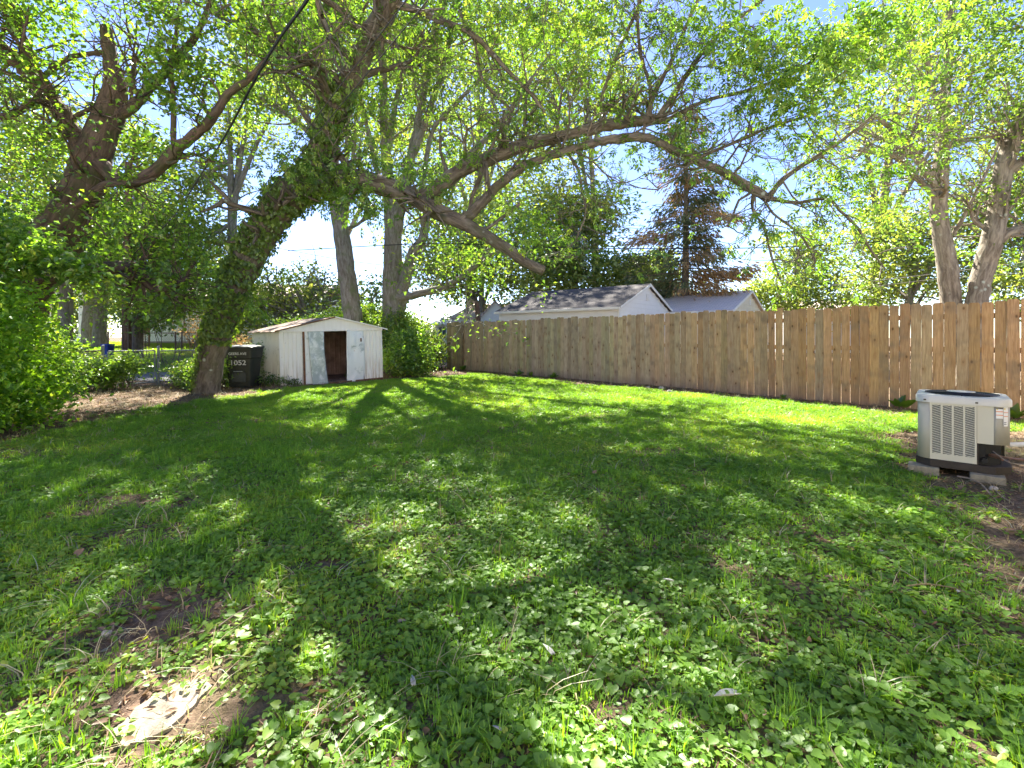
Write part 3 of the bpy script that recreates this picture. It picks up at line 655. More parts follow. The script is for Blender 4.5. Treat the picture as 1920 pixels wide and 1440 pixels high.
# ============================================================ pale trees beyond the picket fence
T5 = [
 [(1796, 720, 11.5, 36), (1784, 560, 11.5, 32), (1771, 470, 11.5, 29), (1760, 400, 11.5, 27), (1760, 345, 11.4, 27), (1766, 290, 11.4, 22), (1769, 230, 11.4, 18), (1773, 160, 11.3, 15), (1778, 100, 11.3, 14), (1780, 10, 11.2, 11), (1790, -80, 11.1, 8)],
 [(1759, 362, 11.4, 15), (1735, 315, 11.3, 16), (1705, 275, 11.2, 14), (1675, 245, 11.0, 11), (1640, 215, 10.8, 7)],
 [(1756, 372, 11.4, 10), (1725, 340, 11.3, 12), (1690, 300, 11.1, 11), (1650, 285, 10.9, 9), (1610, 282, 10.7, 6)],
 [(1768, 240, 11.4, 10), (1750, 170, 11.3, 9), (1735, 110, 11.2, 8), (1700, 60, 11, 6)],
 [(1788, 440, 11.5, 8), (1820, 380, 11.2, 6), (1855, 310, 11, 5), (1880, 250, 10.9, 3)],
]
root, LB, base = new_tree('pale_bark_tree', 'pale barked tree with a forking trunk just beyond the wooden fence', T5, M['bark_pale'], 'pale barked trees beyond the picket fence', seed=41, flare=.2)
leafed(root, LB, base, 43, 3600, .11, M['leaf_mid'], [(1700, 200, 10.6, .8), (1760, 100, 10.6, .9), (1830, 60, 10.5, .9), (1650, 60, 10.4, .8), (1620, 200, 10.4, .6), (1700, 420, 11, .7), (1830, 200, 11, .5), (1750, -40, 10.6, 1.4), (1640, 380, 10.6, .6), (1560, 130, 10.2, .8)], 2800, bark=M['bark_pale'], L=1.3, spread=.11)
T6 = [
 [(1815, 720, 11.2, 40), (1831, 560, 11.2, 33), (1846, 500, 11.2, 33), (1861, 450, 11.1, 34), (1872, 390, 11.1, 28), (1882, 311, 11, 26), (1898, 260, 11, 25), (1925, 210, 11, 23), (1960, 120, 10.9, 22), (1990, 0, 10.8, 16)],
 [(1858, 470, 11.1, 20), (1885, 440, 11, 18), (1925, 425, 10.9, 15), (1980, 400, 10.8, 10)],
 [(1885, 330, 11, 18), (1910, 305, 10.9, 16), (1945, 280, 10.8, 12), (2000, 240, 10.7, 8)],
 [(1885, 290, 11, 10), (1876, 262, 11, 8), (1868, 250, 11, 8)],
]
root, LB, base = new_tree('pale_bark_tree', 'thicker rough barked tree leaning outward beyond the fence above the air conditioner', T6, M['bark_pale'], 'pale barked trees beyond the picket fence', seed=45, flare=.2)
leafed(root, LB, base, 47, 3000, .11, M['leaf_mid'], [(1880, 130, 10.6, .8), (1900, 30, 10.6, .9), (1910, 380, 11, .5), (1860, 480, 11.3, .5), (1980, 60, 10.5, 1.3)], 2500, bark=M['bark_pale'], L=1.3, spread=.11)

# ============================================================ half-dead spruce
sp = P(1285, 690, 26); sp[2] = 0
root = tag(empty('spruce_tree', sp), 'half bare spruce with browned drooping boughs behind the grey roofed garage', 'tree')
Tubes().add(np.array([[0, 0, -.2], [0, 0, 4], [.05, 0, 8], [0, 0, 14.2]]), [.26, .21, .14, .03], 10, .05, .2, 3).build('trunk', M['bark_brown'], root)
g = Grow(77); lvg = Leaves(); lvb = Leaves()
for i in range(150):
    z = 2.2+11.6*(i/150)**1.05; a = random.uniform(0, 6.28); L = (3.3*(1-(z/14.6)**1.9)+.35)*random.uniform(.6, 1.15)
    n = 7; t = np.linspace(0, 1, n); pts = np.stack([np.cos(a)*L*t, np.sin(a)*L*t, z+L*(.10*t-.42*t*t)+.25*L*t**3], 1)+rng.normal(size=(n, 3))*.04
    g.tb.add(pts, np.linspace(.035, .008, n), 4, seed=i)
    brown = random.random() < (.5 if z < 7.5 else .25)
    nl = int((95 if z < 5 else 55)*L*random.choice([.3, .7, 1, 1.5])); 
    if nl < 4: continue
    tt = rng.uniform(.15, 1, nl); q = np.stack([np.interp(tt, t, pts[:, j]) for j in range(3)], 1); q += rng.normal(size=(nl, 3))*np.array([.22, .22, .1]); q[:, 2] -= rng.uniform(0, .35, nl)
    d = unit(np.stack([np.cos(a)*np.ones(nl), np.sin(a)*np.ones(nl), -rng.uniform(.3, 1.6, nl)], 1)+rdir(nl)*.5)
    (lvb if brown else lvg).add(q, d, rdir(nl), rng.uniform(.18, .42, nl), rng.uniform(.05, .09, nl), rng.uniform(0, 1, nl))
g.tb.build('branches', M['bark_brown'], root, 'stuff'); lvg.build('crown', M['leaf_spruce'], root); lvb.build('dead_needles', M['leaf_brown'], root)

# ============================================================ background trees
BG = [ # px of trunk, depth, label, blobs (px, py, r in px)
 (900, 34, 'round leafy tree standing far behind the beige roofed house', [(860, 470, 110), (960, 430, 110), (900, 500, 60), (1010, 510, 70), (820, 500, 50), (860, 545, 38), (950, 545, 35)], 30000, 'leaf_far'),
 (1075, 30, 'bright bushy tree rising straight behind the dark garage roof', [(1060, 440, 75), (1110, 400, 55), (1090, 500, 80), (1160, 520, 50), (1020, 500, 60), (1040, 380, 45)], 30000, 'leaf_far'),
 (1205, 40, 'small sunlit tree showing between the dark garage peak and the spruce', [(1205, 520, 40), (1230, 490, 30), (1250, 540, 35)], 7000, 'leaf_far'),
 (1490, 36, 'thin crowned tree behind the grey garage gable', [(1470, 540, 55), (1520, 510, 60), (1560, 560, 50), (1420, 560, 40), (1500, 450, 50)], 15000, 'leaf_far'),
 (1690, 24, 'broad yellow green tree filling the gap beside the pale trunks', [(1690, 480, 85), (1650, 530, 60), (1730, 430, 70), (1760, 520, 60), (1830, 400, 60), (1880, 500, 70), (1640, 440, 50)], 22000, 'leaf_far'),
 (1960, 20, 'yellow green tree half out of view past the rough barked trunk', [(1900, 440, 70), (1940, 350, 90), (1910, 540, 60), (1960, 250, 90), (1890, 260, 50)], 15000, 'leaf_far'),
 (600, 23, 'low rounded tree showing over the shed roof', [(560, 580, 65), (620, 560, 55), (520, 600, 50), (690, 590, 40), (480, 560, 45), (500, 530, 40), (580, 530, 45), (450, 590, 45), (700, 560, 40), (470, 610, 40), (440, 560, 40)], 13000, 'leaf_far'),
 (440, 26, 'slender forked tree standing in the open sky behind the ivy trunk', [(330, 380, 70), (400, 330, 50), (450, 240, 60), (420, 450, 50), (480, 130, 60), (540, 170, 50), (370, 470, 60)], 20000, 'leaf_far'),
 (120, 24, 'tall sunlit tree far behind the dark maple', [(60, 380, 120), (30, 300, 90), (120, 480, 110), (210, 450, 90), (20, 470, 90), (260, 380, 80), (310, 470, 80), (80, 220, 80), (250, 280, 60)], 56000, 'leaf_far'),
 (170, 36, 'distant leafy tree beside the mint green house', [(160, 560, 60), (110, 590, 60), (60, 620, 50), (230, 560, 40), (30, 560, 60), (140, 640, 30)], 16000, 'leaf_far'),
 (880, 46, 'huge distant tree topping the skyline above the garages', [(870, 300, 140), (980, 330, 120), (800, 200, 110), (930, 180, 120), (1050, 240, 90), (820, 420, 110), (1000, 90, 110), (900, 40, 110)], 36000, 'leaf_far'),
 (1640, 30, 'tall airy tree behind the fork of the pale tree', [(1600, 300, 60), (1680, 200, 80), (1800, 60, 90), (1860, 150, 60), (1590, 120, 80), (1700, 40, 90), (1640, 380, 50)], 13000, 'leaf_far'),
 (640, 50, 'tall pale tree seen between the grey trunks over the shed', [(650, 80, 80), (700, 30, 70), (560, 60, 70), (780, 120, 70), (680, 250, 60), (760, 260, 60), (500, 30, 60)], 26000, 'leaf_far'),
 (1120, 44, 'far thin tree whose top shows above the arching limbs', [(1090, 90, 80), (1150, 180, 60), (1060, 160, 60)], 10000, 'leaf_far'),
]
for bi, (px, d, label, bl, n, mt) in enumerate(BG):
    n = int(n*.5)
    b = P(px, 650, d); b[2] = float(gz(b[0], b[1])); root = tag(empty('background_tree', b), label, 'tree', 'leafy trees on the skyline')
    cs = np.array([list(P(a, q, d+random.uniform(-2, 2))-b)+[r/F*d] for a, q, r in bl]); top = cs[:, 2].max(); w_ = .2+top*.012
    ctr = cs[:, :3].mean(0); tp = crom(np.array([[0, 0, -.2], [ctr[0]*.15, 0, top*.3], [ctr[0]*.5, ctr[1]*.5, top*.6], [ctr[0]*.9, ctr[1], top*.92]]), 4)
    Tubes().add(tp, np.linspace(w_, .06, len(tp)), 10, .06, .2, bi).build('trunk', M['bark_grey'], root)
    g = Grow(100+bi)
    for c in cs:
        i = min(len(tp)-2, max(2, int(len(tp)*random.uniform(.3, .75)))); s0 = tp[i]; v = c[:3]-s0; L = np.linalg.norm(v)
        pts = crom(np.array([s0, s0+v*.5+np.array([0, 0, L*.08]), c[:3]]), 4); g.tb.add(pts, np.linspace(w_*.45, .04, len(pts)), 5)
        g.along(pts, np.full(len(pts), .09), 5, c[3]*1.1, 1, .3, .1, 3, rf=.5)
    g.tb.build('branches', M['bark_grey'], root, 'stuff'); lv = Leaves()
    blobs(lv, cs, n, .0075*d+.04, (1, 1, .9), shell=.1, clump=34, droop=.25); lv.build('crown', M[mt], root)
print('leaves', NLEAF)

# ============================================================ hedge, bushes, weeds
def bush(name, label, cen, nleaf, leaf, mat, cat='bush', group=None, stems=14, droop=.3, comp=False, stemmat=None, shell=.25):
    """cen rows: x, y, z, r (world)"""
    cen = np.array(cen, float); b = np.array([cen[:, 0].mean(), cen[:, 1].mean(), 0]); b[2] = float(gz(b[0], b[1]))
    root = tag(empty(name, b), label, cat, group); tb = Tubes()
    for i in range(stems):
        c = cen[i % len(cen)]; e = c[:3]+rng.normal(size=3)*c[3]*.5-b; s0 = np.array([c[0]-b[0]+rng.normal()*c[3]*.25, c[1]-b[1]+rng.normal()*c[3]*.25, -.03])
        e[2] = max(e[2], .2); mid = (s0+e)/2+rng.normal(size=3)*.06; tb.add(crom(np.array([s0, mid, e]), 3), np.linspace(.018, .005, 7), 4, seed=i)
    tb.build('stems', stemmat or M['bark_brown'], root, 'stuff'); lv = Leaves(); cc = cen.copy(); cc[:, :3] -= b
    blobs(lv, cc, nleaf, leaf, (1, 1, .9), shell=shell, clump=16, droop=droop)
    V = lv.V[0]; low = V[:, :, 2].min(1) < .01; V[low] += np.array([0, 0, 1])*(.01-V[low][:, :, 2].min(1))[:, None, None]
    lv.build('foliage', mat, root); return root
bush('hedge_shrub', 'tall shrub at the picture edge, nearest of the bright green hedge', [(-6.7, 5.6, .7, .65), (-6.8, 5.9, 1.4, .65), (-7.4, 6.4, 1.9, .5), (-6.9, 6.6, .5, .6), (-7.2, 5.4, 1.7, .6)], 15000, .085, M['leaf_hedge'], 'hedge')
bush('hedge_shrub', 'dense middle shrub of the hedge under the dark maple', [(-8.1, 7.6, .5, .6), (-8.2, 7.8, 1.1, .6), (-8.8, 8.1, 1.7, .6), (-7.8, 7.3, .4, .5)], 9000, .085, M['leaf_hedge'], 'hedge')
bush('hedge_shrub', 'sunlit far shrub of the hedge beside the chain link gate', [(-9.7, 10.0, .4, .6), (-10.1, 10.2, 1.0, .6), (-10.9, 10.6, .8, .8), (-9.6, 9.4, .35, .45), (-10.8, 10.2, 1.7, .6)], 8500, .085, M['leaf_mid'], 'hedge')
bush('overhanging_shrub', 'leafy shrub arching over the hedge with pale new leaves', [(-8.3, 7.4, 2.9, .5), (-8.0, 7.2, 2.6, .5), (-7.2, 6.9, 2.5, .45), (-6.7, 6.8, 2.35, .3), (-6.3, 7.0, 2.25, .22)], 6000, .10, M['leaf_near'], 'bush', stems=2)
bush('fence_creeper', 'low leafy creeper climbing the chain link fence next to the gate post', [(-9.9, 11.7, .35, .4), (-9.5, 11.9, .6, .32), (-10.5, 11.8, .4, .45)], 4200, .08, M['leaf_mid'], 'plant')
bush('low_bush', 'low weedy bush between the gate and the ivy covered trunk', [(-7.9, 12.2, .3, .45), (-7.4, 11.8, .25, .4), (-8.4, 12.6, .35, .4), (-7.2, 11.9, .55, .3)], 5500, .08, M['leaf_mid'], 'bush')
bush('pale_bush', 'pale variegated bush in the gap between the trunk and the green bin', [(-7.25, 13.0, .45, .4), (-7.3, 12.8, .2, .3), (-7.1, 13.2, .8, .3)], 4200, .075, leaf_mat('leaf_pale', (.16, .24, .09), (.42, .50, .26), (1.2, 1.3, .7), .4, .08), 'bush')
bush('green_bush', 'tallest bush at the foot of the many stemmed tree', [(-4.3, 17.4, 1.0, .7), (-4.1, 17.8, 1.7, .7), (-4.9, 17.8, 1.5, .6), (-3.8, 17.2, 1.0, .5)], 8000, .12, M['leaf_mid'], 'bush')
bush('green_bush', 'dark bush crowding the corner of the metal shed', [(-3.5, 15.3, .5, .55), (-3.3, 15.9, 1.0, .6), (-3.0, 15.4, .4, .4)], 6500, .10, M['leaf_near'], 'bush')
bush('green_bush', 'sunlit bush next to the far end of the picket fence', [(-3.5, 18.6, .7, .6), (-3.2, 18.9, .5, .45), (-3.8, 18.8, 1.4, .6), (-3.3, 19.6, 1.0, .5)], 9000, .11, M['leaf_far'], 'bush')
bush('back_bush', 'leafy bush behind the shed roof beside the straight trunk', [(-7.2, 18.5, 1.4, .9), (-6.1, 18.8, 1.7, .9), (-8.2, 18.0, 1.3, .8), (-5.3, 18.6, 1.9, .7)], 12000, .13, M['leaf_mid'], 'bush')
bush('dry_bush', 'dry brown bush behind the bin', [(-8.6, 15.4, .8, .5), (-8.0, 15.8, 1.0, .5), (-9.2, 15.8, 1.0, .4)], 2600, .07, M['leaf_brown'], 'bush', 'dried up bushes', stems=40)
bush('dry_bush', 'dry brown bush against the mint green house wall', [(-17.2, 26, 1.9, .8), (-16.3, 25.6, 1.6, .8), (-15.3, 25.6, 1.4, .7)], 1500, .12, M['leaf_brown'], 'bush', 'dried up bushes', stems=60)
bush('alley_weeds', 'sunny weeds along the alley behind the hedge', [(-14.5, 15.2, .4, .8), (-16.2, 16, .5, .9), (-13, 14.6, .3, .6), (-12, 13.6, .25, .5), (-18, 17, .8, 1.2)], 8000, .10, M['leaf_far'], 'weeds')
bush('side_tree_foliage', 'leafy sapling beside the utility pole', [(-14.6, 19.5, 2.3, 1.0), (-13.4, 19.2, 2.9, 1.0), (-16, 20.5, 2.6, 1.2), (-12.6, 19.2, 3.6, 1.0), (-15.6, 20.2, 3.7, 1.2)], 12000, .13, M['leaf_mid'], 'sapling')

# ============================================================ picket fence
root = tag(empty('picket_fence', (FA[0], FA[1], 0), math.atan2(FD[1], FD[0])), 'long dog eared wooden privacy fence along the far side of the lawn', 'fence')
# local frame: x along the fence from the near end, y to the lawn (negative because of handedness), z up
loc_y = -1.0 if (Matrix.Rotation(math.atan2(FD[1], FD[0]), 2) @ Vector((0, 1))).dot(Vector(FN)) < 0 else 1.0
H = 1.84
def picket_mesh(wd, h, k):
    th = .016; e = .022; o = [(0, 0), (wd, 0), (wd, h-e*1.3), (wd-e, h), (e, h), (0, h-e*1.3)]
    v = [(x, 0, z) for x, z in o]+[(x, th, z) for x, z in o]; n = 6
    f = [tuple(range(n)), tuple(range(2*n-1, n-1, -1))]+[(i, n+i, n+(i+1) % n, (i+1) % n) for i in range(n)]
    me = bpy.data.meshes.new('picket'); me.from_pydata(v, [], f); me.materials.append(M['picket']); me.update(); return me
pm = [picket_mesh((.139, .132, .139, .142, .136)[k], H+.06+(.012*(k-2)), k) for k in range(5)]
x = -.35; i = 0
while x < FLEN:
    u = x/FLEN; gap = .0065*sstep(.45, .12, u)*random.uniform(.5, 1.3)+.003
    o = bpy.data.objects.new('picket', random.choice(pm)); o.parent = root
    wx, wy = FA[0]+FD[0]*x, FA[1]+FD[1]*x
    o.location = (x, loc_y*.02+random.uniform(-.003, .003), float(gz(wx, wy))-.07+random.uniform(-.006, .006)+.012*math.sin(x*1.3))
    o.rotation_euler = (random.uniform(-.008, .008), random.uniform(-.004, .004), random.uniform(-.02, .02))
    grey = np.array([.50, .40, .28]); warm = np.array([.52, .33, .19]); s_ = sstep(.62, .15, u+random.uniform(-.12, .12))
    c = (grey*(1-s_)+warm*s_)*random.uniform(.74, 1.12)*np.array([1, random.uniform(.97, 1.03), random.uniform(.93, 1.08)])
    if random.random() < .2: c = c*.5+np.array([.19, .16, .125])
    if u > .5 and random.random() < .3: c = c*np.array([.92, 1.0, .9])
    o.color = (c[0], c[1], c[2], 1); sc.collection.objects.link(o)
    x += .139+float(gap); i += 1
print('pickets', i)
for z in (.35, 1.0, 1.55):
    MB().box(-.35, FLEN, -loc_y*.045, -loc_y*.004, z, z+.085).build('rail', M['rail'], root)
for k in range(7):
    xx = .6+k*2.44; MB().box(xx, xx+.09, -loc_y*.14, -loc_y*.048, -.3, 1.72).build('post', M['rail'], root)
fp = FA+FD*(FLEN-1.35); 
o = MB().box(0, .085, loc_y*.024, loc_y*.075, -.1, 1.70).build('batten', M['rail'], root); o.location = (FLEN-1.2, loc_y*.02, 0)

# ============================================================ metal shed
SA = np.array([-5.92, 12.3]); SB = np.array([-3.84, 14.25]); sd = (SB-SA); SW = float(np.linalg.norm(sd)); srz = math.atan2(sd[1], sd[0]); SDp = 2.35
root = tag(empty('metal_shed', (SA[0], SA[1], -.06), srz), 'weathered white metal shed with its dented sliding doors half open', 'shed')
root.rotation_euler = (0, R(-1.6), srz)
# local: x along the front, y backwards, z up
def ribbed(x0, x1, zt, name, mat, axis='x', off_=0, pitch=.105, rib=.018, out=-1, parent=root, zb=-.08):
    """vertical ribbed sheet; zt: function of the coordinate giving the top"""
    prof = []; x = x0
    while x < x1-1e-6:
        e = min(x+pitch, x1); prof += [(x, 0), (min(x+pitch*.62, e), 0), (min(x+pitch*.70, e), rib), (min(x+pitch*.92, e), rib)]; x = e
    prof.append((x1, 0)); v = []; nz = 8
    for j in range(nz+1):
        for (a, b) in prof:
            z = zb+(zt(a)-zb)*j/nz; bb = off_+out*(b+.004*(vnoise(a*3, z*2.5, 8)-.5)*2)
            v.append((a, bb, z) if axis == 'x' else (bb, a, z))
    m = len(prof); f = [(j*m+i, j*m+i+1, (j+1)*m+i+1, (j+1)*m+i) for j in range(nz) for i in range(m-1)]
    if axis != 'x': f = [q[::-1] for q in f]
    if out > 0: f = [q[::-1] for q in f]
    me = bpy.data.meshes.new(name); me.from_pydata(v, [], f); me.materials.append(mat); me.update()
    o = bpy.data.objects.new(name, me); link(o, parent); s = o.modifiers.new('thick', 'SOLIDIFY'); s.thickness = .004; s.offset = 0; return o
EV = 1.48; PK = 1.81; mid = SW/2
gab = lambda a: EV+(PK-EV)*(1-abs(a-mid)/mid)
dl0, dl1, dr0, dr1 = .66, 1.12, 1.76, 2.26
ribbed(.03, dl0-.10, lambda a: EV, 'front_wall', M['shed_white']); ribbed(dr1+.02, SW-.03, lambda a: EV, 'front_wall', M['shed_white'])
ribbed(.03, SDp, lambda a: EV, 'side_wall', M['shed_side'], 'y', 0, .098); ribbed(.03, SDp, lambda a: EV, 'side_wall', M['shed_side'], 'y', SW, out=1)
ribbed(.0, SW, gab, 'back_wall', M['shed_side'], 'x', SDp, out=1)
MB().box(-.012, .03, -.012, .03, -.08, EV).build('corner_trim', M['shed_white'], root, bevel=.006)
MB().box(SW-.03, SW+.012, -.012, .03, -.08, EV).build('corner_trim', M['shed_white'], root, bevel=.006)
# gable fascia
MB().poly([(-.03, -.035, EV-.02), (SW+.03, -.035, EV-.02), (SW+.03, -.035, EV+.015), (mid, -.035, PK+.0), (-.03, -.035, EV+.015),
           (-.03, -.005, EV-.02), (SW+.03, -.005, EV-.02), (SW+.03, -.005, EV+.015), (mid, -.005, PK+.0), (-.03, -.005, EV+.015)],
          [(0, 1, 2, 3, 4), (9, 8, 7, 6, 5), (0, 5, 6, 1), (1, 6, 7, 2), (2, 7, 8, 3), (3, 8, 9, 4), (4, 9, 5, 0)]).build('gable_panel', M['shed_white'], root)
MB().box(.0, SW, -.055, -.037, EV-.045, EV-.005).build('door_track', M['shed_white'], root, bevel=.003)
# roof: two ribbed slopes with a ragged rusty edge
for sgn in (-1, 1):
    m_ = MB(); nx, ny = 9, 22; vs = []
    for j in range(ny+1):
        for i in range(nx+1):
            t = i/nx; xx = mid+sgn*t*(mid+.13); y = -.09+(SDp+.2)*j/ny; z = PK+.012-(PK-EV)*t*(mid+.13)/mid+.012*(j % 3 == 0)+.012*(vnoise(i*.9, j*.8, 3+sgn)-.5)
            if i == nx: xx += sgn*.03*(vnoise(j*.9, 1, 5)-.5); z -= .03*vnoise(j*.7, 4, 6)
            vs.append((xx, y, z))
    fs = [(j*(nx+1)+i, j*(nx+1)+i+1, (j+1)*(nx+1)+i+1, (j+1)*(nx+1)+i) for j in range(ny) for i in range(nx)]
    if sgn < 0: fs = [q[::-1] for q in fs]
    o = m_.poly(vs, fs).build('roof_slope', M['shed_roof'], root); s = o.modifiers.new('thick', 'SOLIDIFY'); s.thickness = .012
for sgn in (-1, 1):
    m4 = [(mid, -.11, PK+.03), (mid+sgn*(mid+.14), -.11, EV-.005)]
    MB().poly([(m4[0][0], -.115, m4[0][2]-.035), (m4[1][0], -.115, m4[1][2]-.03), (m4[1][0], -.115, m4[1][2]), (m4[0][0], -.115, m4[0][2]),
               (m4[0][0], -.092, m4[0][2]-.035), (m4[1][0], -.092, m4[1][2]-.03), (m4[1][0], -.092, m4[1][2]), (m4[0][0], -.092, m4[0][2])],
              [(0, 1, 2, 3), (7, 6, 5, 4), (0, 4, 5, 1), (1, 5, 6, 2), (2, 6, 7, 3), (3, 7, 4, 0)]).build('roof_trim', M['rust'] if sgn < 0 else M['shed_white'], root)
# interior
ribbed(.04, SW-.04, lambda a: EV+.05, 'inner_back', M['shed_inside'], 'x', SDp-.03, .16, .012)
ribbed(.04, SDp-.04, lambda a: EV, 'inner_side', M['shed_inside'], 'y', SW-.03, .16, .012, out=-1)
ribbed(.04, SDp-.04, lambda a: EV, 'inner_side', M['shed_inside'], 'y', .03, .16, .012, out=1)
MB().box(.03, SW-.03, .02, SDp-.03, -.06, .03).build('floor', M['shed_inside'], root)
MB().box(.0, SW, -.06, .02, -.08, .04).build('sill', M['rust'], root, bevel=.004)
MB().box(1.40, 1.44, SDp-.08, SDp-.05, 0, 1.5).build('stud', M['rust'], root)
MB().box(dl0-.11, dl0-.03, -.006, .02, -.06, EV).build('door_jamb', M['rust'], root)
MB().box(dl0-.035, dl0+.24, -.022, .0, -.05, EV-.03).build('door_jamb', M['shed_door2'], root)
def door(x0, x1, lean, bend, mat, name='door'):
    nx, nz = 14, 26; v = []; f = []
    for j in range(nz+1):
        for i in range(nx+1):
            s = i/nx; t = j/nz; x = x0+(x1-x0)*s+lean*(1-t)+bend*math.sin(t*math.pi)*(s)
            y = -.045-.05*(1-t)*abs(lean)*6+.05*(fbm(s*3+x0*5, t*5, 12, 3)-.5)-.03*bend*0
            v.append((x, y-.004*(i in (0, nx)), -.03+(EV-.02+.03)*t+.02*(s-.5)*(1-t)))
    f = [(j*(nx+1)+i, j*(nx+1)+i+1, (j+1)*(nx+1)+i+1, (j+1)*(nx+1)+i) for j in range(nz) for i in range(nx)]
    o = MB().poly(v, f).build(name, mat, root, smooth=True); s = o.modifiers.new('thick', 'SOLIDIFY'); s.thickness = .012; return o
d1 = door(dl0+.03, dl1, .09, -.035, M['shed_door']); d1['label'] = 'bare dented grey door hanging crooked'
d2 = door(dr0, dr1, -.03, .03, M['shed_door2']); d2['label'] = 'white peeling door'
MB().tube([(dr0+.035, -.10, .80), (dr0+.035, -.125, .80), (dr0+.035, -.125, .74), (dr0+.035, -.10, .74)], .009, 6).build('handle', M['white'], d2, True)
MB().box(dr0+.39, dr0+.43, -.075, -.066, 1.12, 1.22).build('rust_plate', M['rust'], d2)
# plant growing inside
bush('weed', 'small weed growing inside the open shed doorway', [(-4.62, 13.95, .18, .12)], 90, .06, M['leaf_mid'], 'weed', 'weeds by the shed', 4)
bush('weed', 'leafy weed at the shed corner nearest the bin', [(-6.05, 12.2, .14, .16), (-6.3, 12.35, .18, .15)], 420, .06, M['leaf_dark'], 'weed', 'weeds by the shed', 8)
bush('weed', 'tuft of weeds beneath the front wall of the shed', [(-5.75, 12.25, .10, .12), (-5.6, 12.4, .08, .1)], 260, .05, M['leaf_dark'], 'weed', 'weeds by the shed', 6)

# ============================================================ wheeled bin
root = tag(empty('wheeled_bin', (-6.78, 12.15, float(gz(-6.78, 12.15))), R(8)), 'dark green wheeled rubbish bin with house number beside the shed', 'bin')
def rrect(w_, d_, r, n=4):
    o = []
    for cx, cy_, a0 in ((w_/2-r, d_/2-r, 0), (-w_/2+r, d_/2-r, 90), (-w_/2+r, -d_/2+r, 180), (w_/2-r, -d_/2+r, 270)):
        for k in range(n+1): a = R(a0+90*k/n); o.append((cx+r*math.cos(a), cy_+r*math.sin(a)))
    return o
def loft(mb, rings):
    n = len(rings[0][0]); b = len(mb.v)
    for o_, z in rings: mb.v += [(x, y, z) for x, y in o_]
    for i in range(len(rings)-1):
        for k in range(n): mb.f.append((b+i*n+k, b+i*n+(k+1) % n, b+(i+1)*n+(k+1) % n, b+(i+1)*n+k))
    mb.f.append(tuple(b+k for k in range(n-1, -1, -1))); mb.f.append(tuple(b+(len(rings)-1)*n+k for k in range(n)))
    return mb
loft(MB(), [(rrect(.50, .56, .05), .03), (rrect(.52, .60, .06), .10), (rrect(.60, .72, .06), .74), (rrect(.64, .77, .06), .76), (rrect(.66, .80, .06), .97), (rrect(.69, .84, .06), .975), (rrect(.69, .84, .06), 1.0)]).build('body', M['bin'], root, True)
loft(MB(), [(rrect(.71, .87, .07), 1.003), (rrect(.715, .875, .07), 1.03), (rrect(.69, .84, .09), 1.05), (rrect(.40, .5, .12), 1.075)]).build('lid', M['bin_lid'], root, True)
MB().tube([(-.25, .46, .98), (.25, .46, .98)], .016, 8).build('handle', M['bin'], root, True)
for s in (-1, 1):
    MB().tube([(s*.24, .27, .13), (s*.30, .27, .13)], .13, 20).build('wheel', M['tyre'], root, True)
# front recess with catch bar
MB().box(-.16, .16, -.345, -.30, .16, .40).build('front_panel', M['bin_lid'], root, bevel=.02)
MB().tube([(-.11, -.365, .43), (.11, -.365, .43)], .011, 8).build('catch_bar', M['galv'], root, True)
MB().box(-.135, -.10, -.375, -.31, .40, .46).box(.10, .135, -.375, -.31, .40, .46).build('bar_bracket', M['bin'], root, bevel=.005)
def text(body, size, mat, name, parent, loc, rot, ext=.002, sx=1.0):
    cu = bpy.data.curves.new(name, 'FONT'); cu.body = body; cu.size = size; cu.extrude = ext; cu.align_x = 'CENTER'; cu.align_y = 'CENTER'; cu.offset = size*.012
    to = bpy.data.objects.new(name+'_c', cu); sc.collection.objects.link(to); bpy.context.view_layer.update()
    me = bpy.data.meshes.new_from_object(to.evaluated_get(bpy.context.evaluated_depsgraph_get())); bpy.data.objects.remove(to)
    me.materials.clear(); me.materials.append(mat); o = bpy.data.objects.new(name, me); o.location = loc; o.rotation_euler = rot; o.scale = (sx, 1, 1); return link(o, parent)
text('1052', .165, M['number'], 'house_number', root, (0, -.372, .64), (R(94.5), 0, 0), sx=1.15)
text('GEERS AVE', .085, M['number'], 'street_name', root, (0, -.405, .865), (R(92.5), 0, 0), sx=1.0)

# ============================================================ air conditioner
AC0 = np.array([4.21, 4.50]); arz = R(-42)
root = tag(empty('air_conditioner', (AC0[0], AC0[1], .065), arz), 'grey outdoor air conditioner unit with slatted front beside the lawn edge', 'air conditioner')
S = .305; ch = .105
def octo(s, c): return [(s-c, -s), (s, -s+c), (s, s-c), (s-c, s), (-s+c, s), (-s, s-c), (-s, -s+c), (-s+c, -s)]
MB().prism(octo(S+.012, ch), 0, .065).build('base_pan', M['pan'], root, bevel=.004)
HT = .615
fx0, fx1 = -S+ch*.85, S-ch-.105          # louvred panel on the front face
MB().prism(octo(S-.05, ch), .066, HT-.005).build('coil', M['black'], root)
# cabinet walls: left face, back, bevels
def wall_strip(name, a, b, z0, z1, mat, th=.012):
    a = Vector(a); b = Vector(b); d = (b-a).normalized(); n = Vector((d.y, -d.x)); q = [a, b, b-n*th, a-n*th]
    return MB().poly([(p.x, p.y, z0) for p in q]+[(p.x, p.y, z1) for p in q], [(3, 2, 1, 0), (4, 5, 6, 7), (0, 1, 5, 4), (1, 2, 6, 5), (2, 3, 7, 6), (3, 0, 4, 7)]).build(name, mat, root)
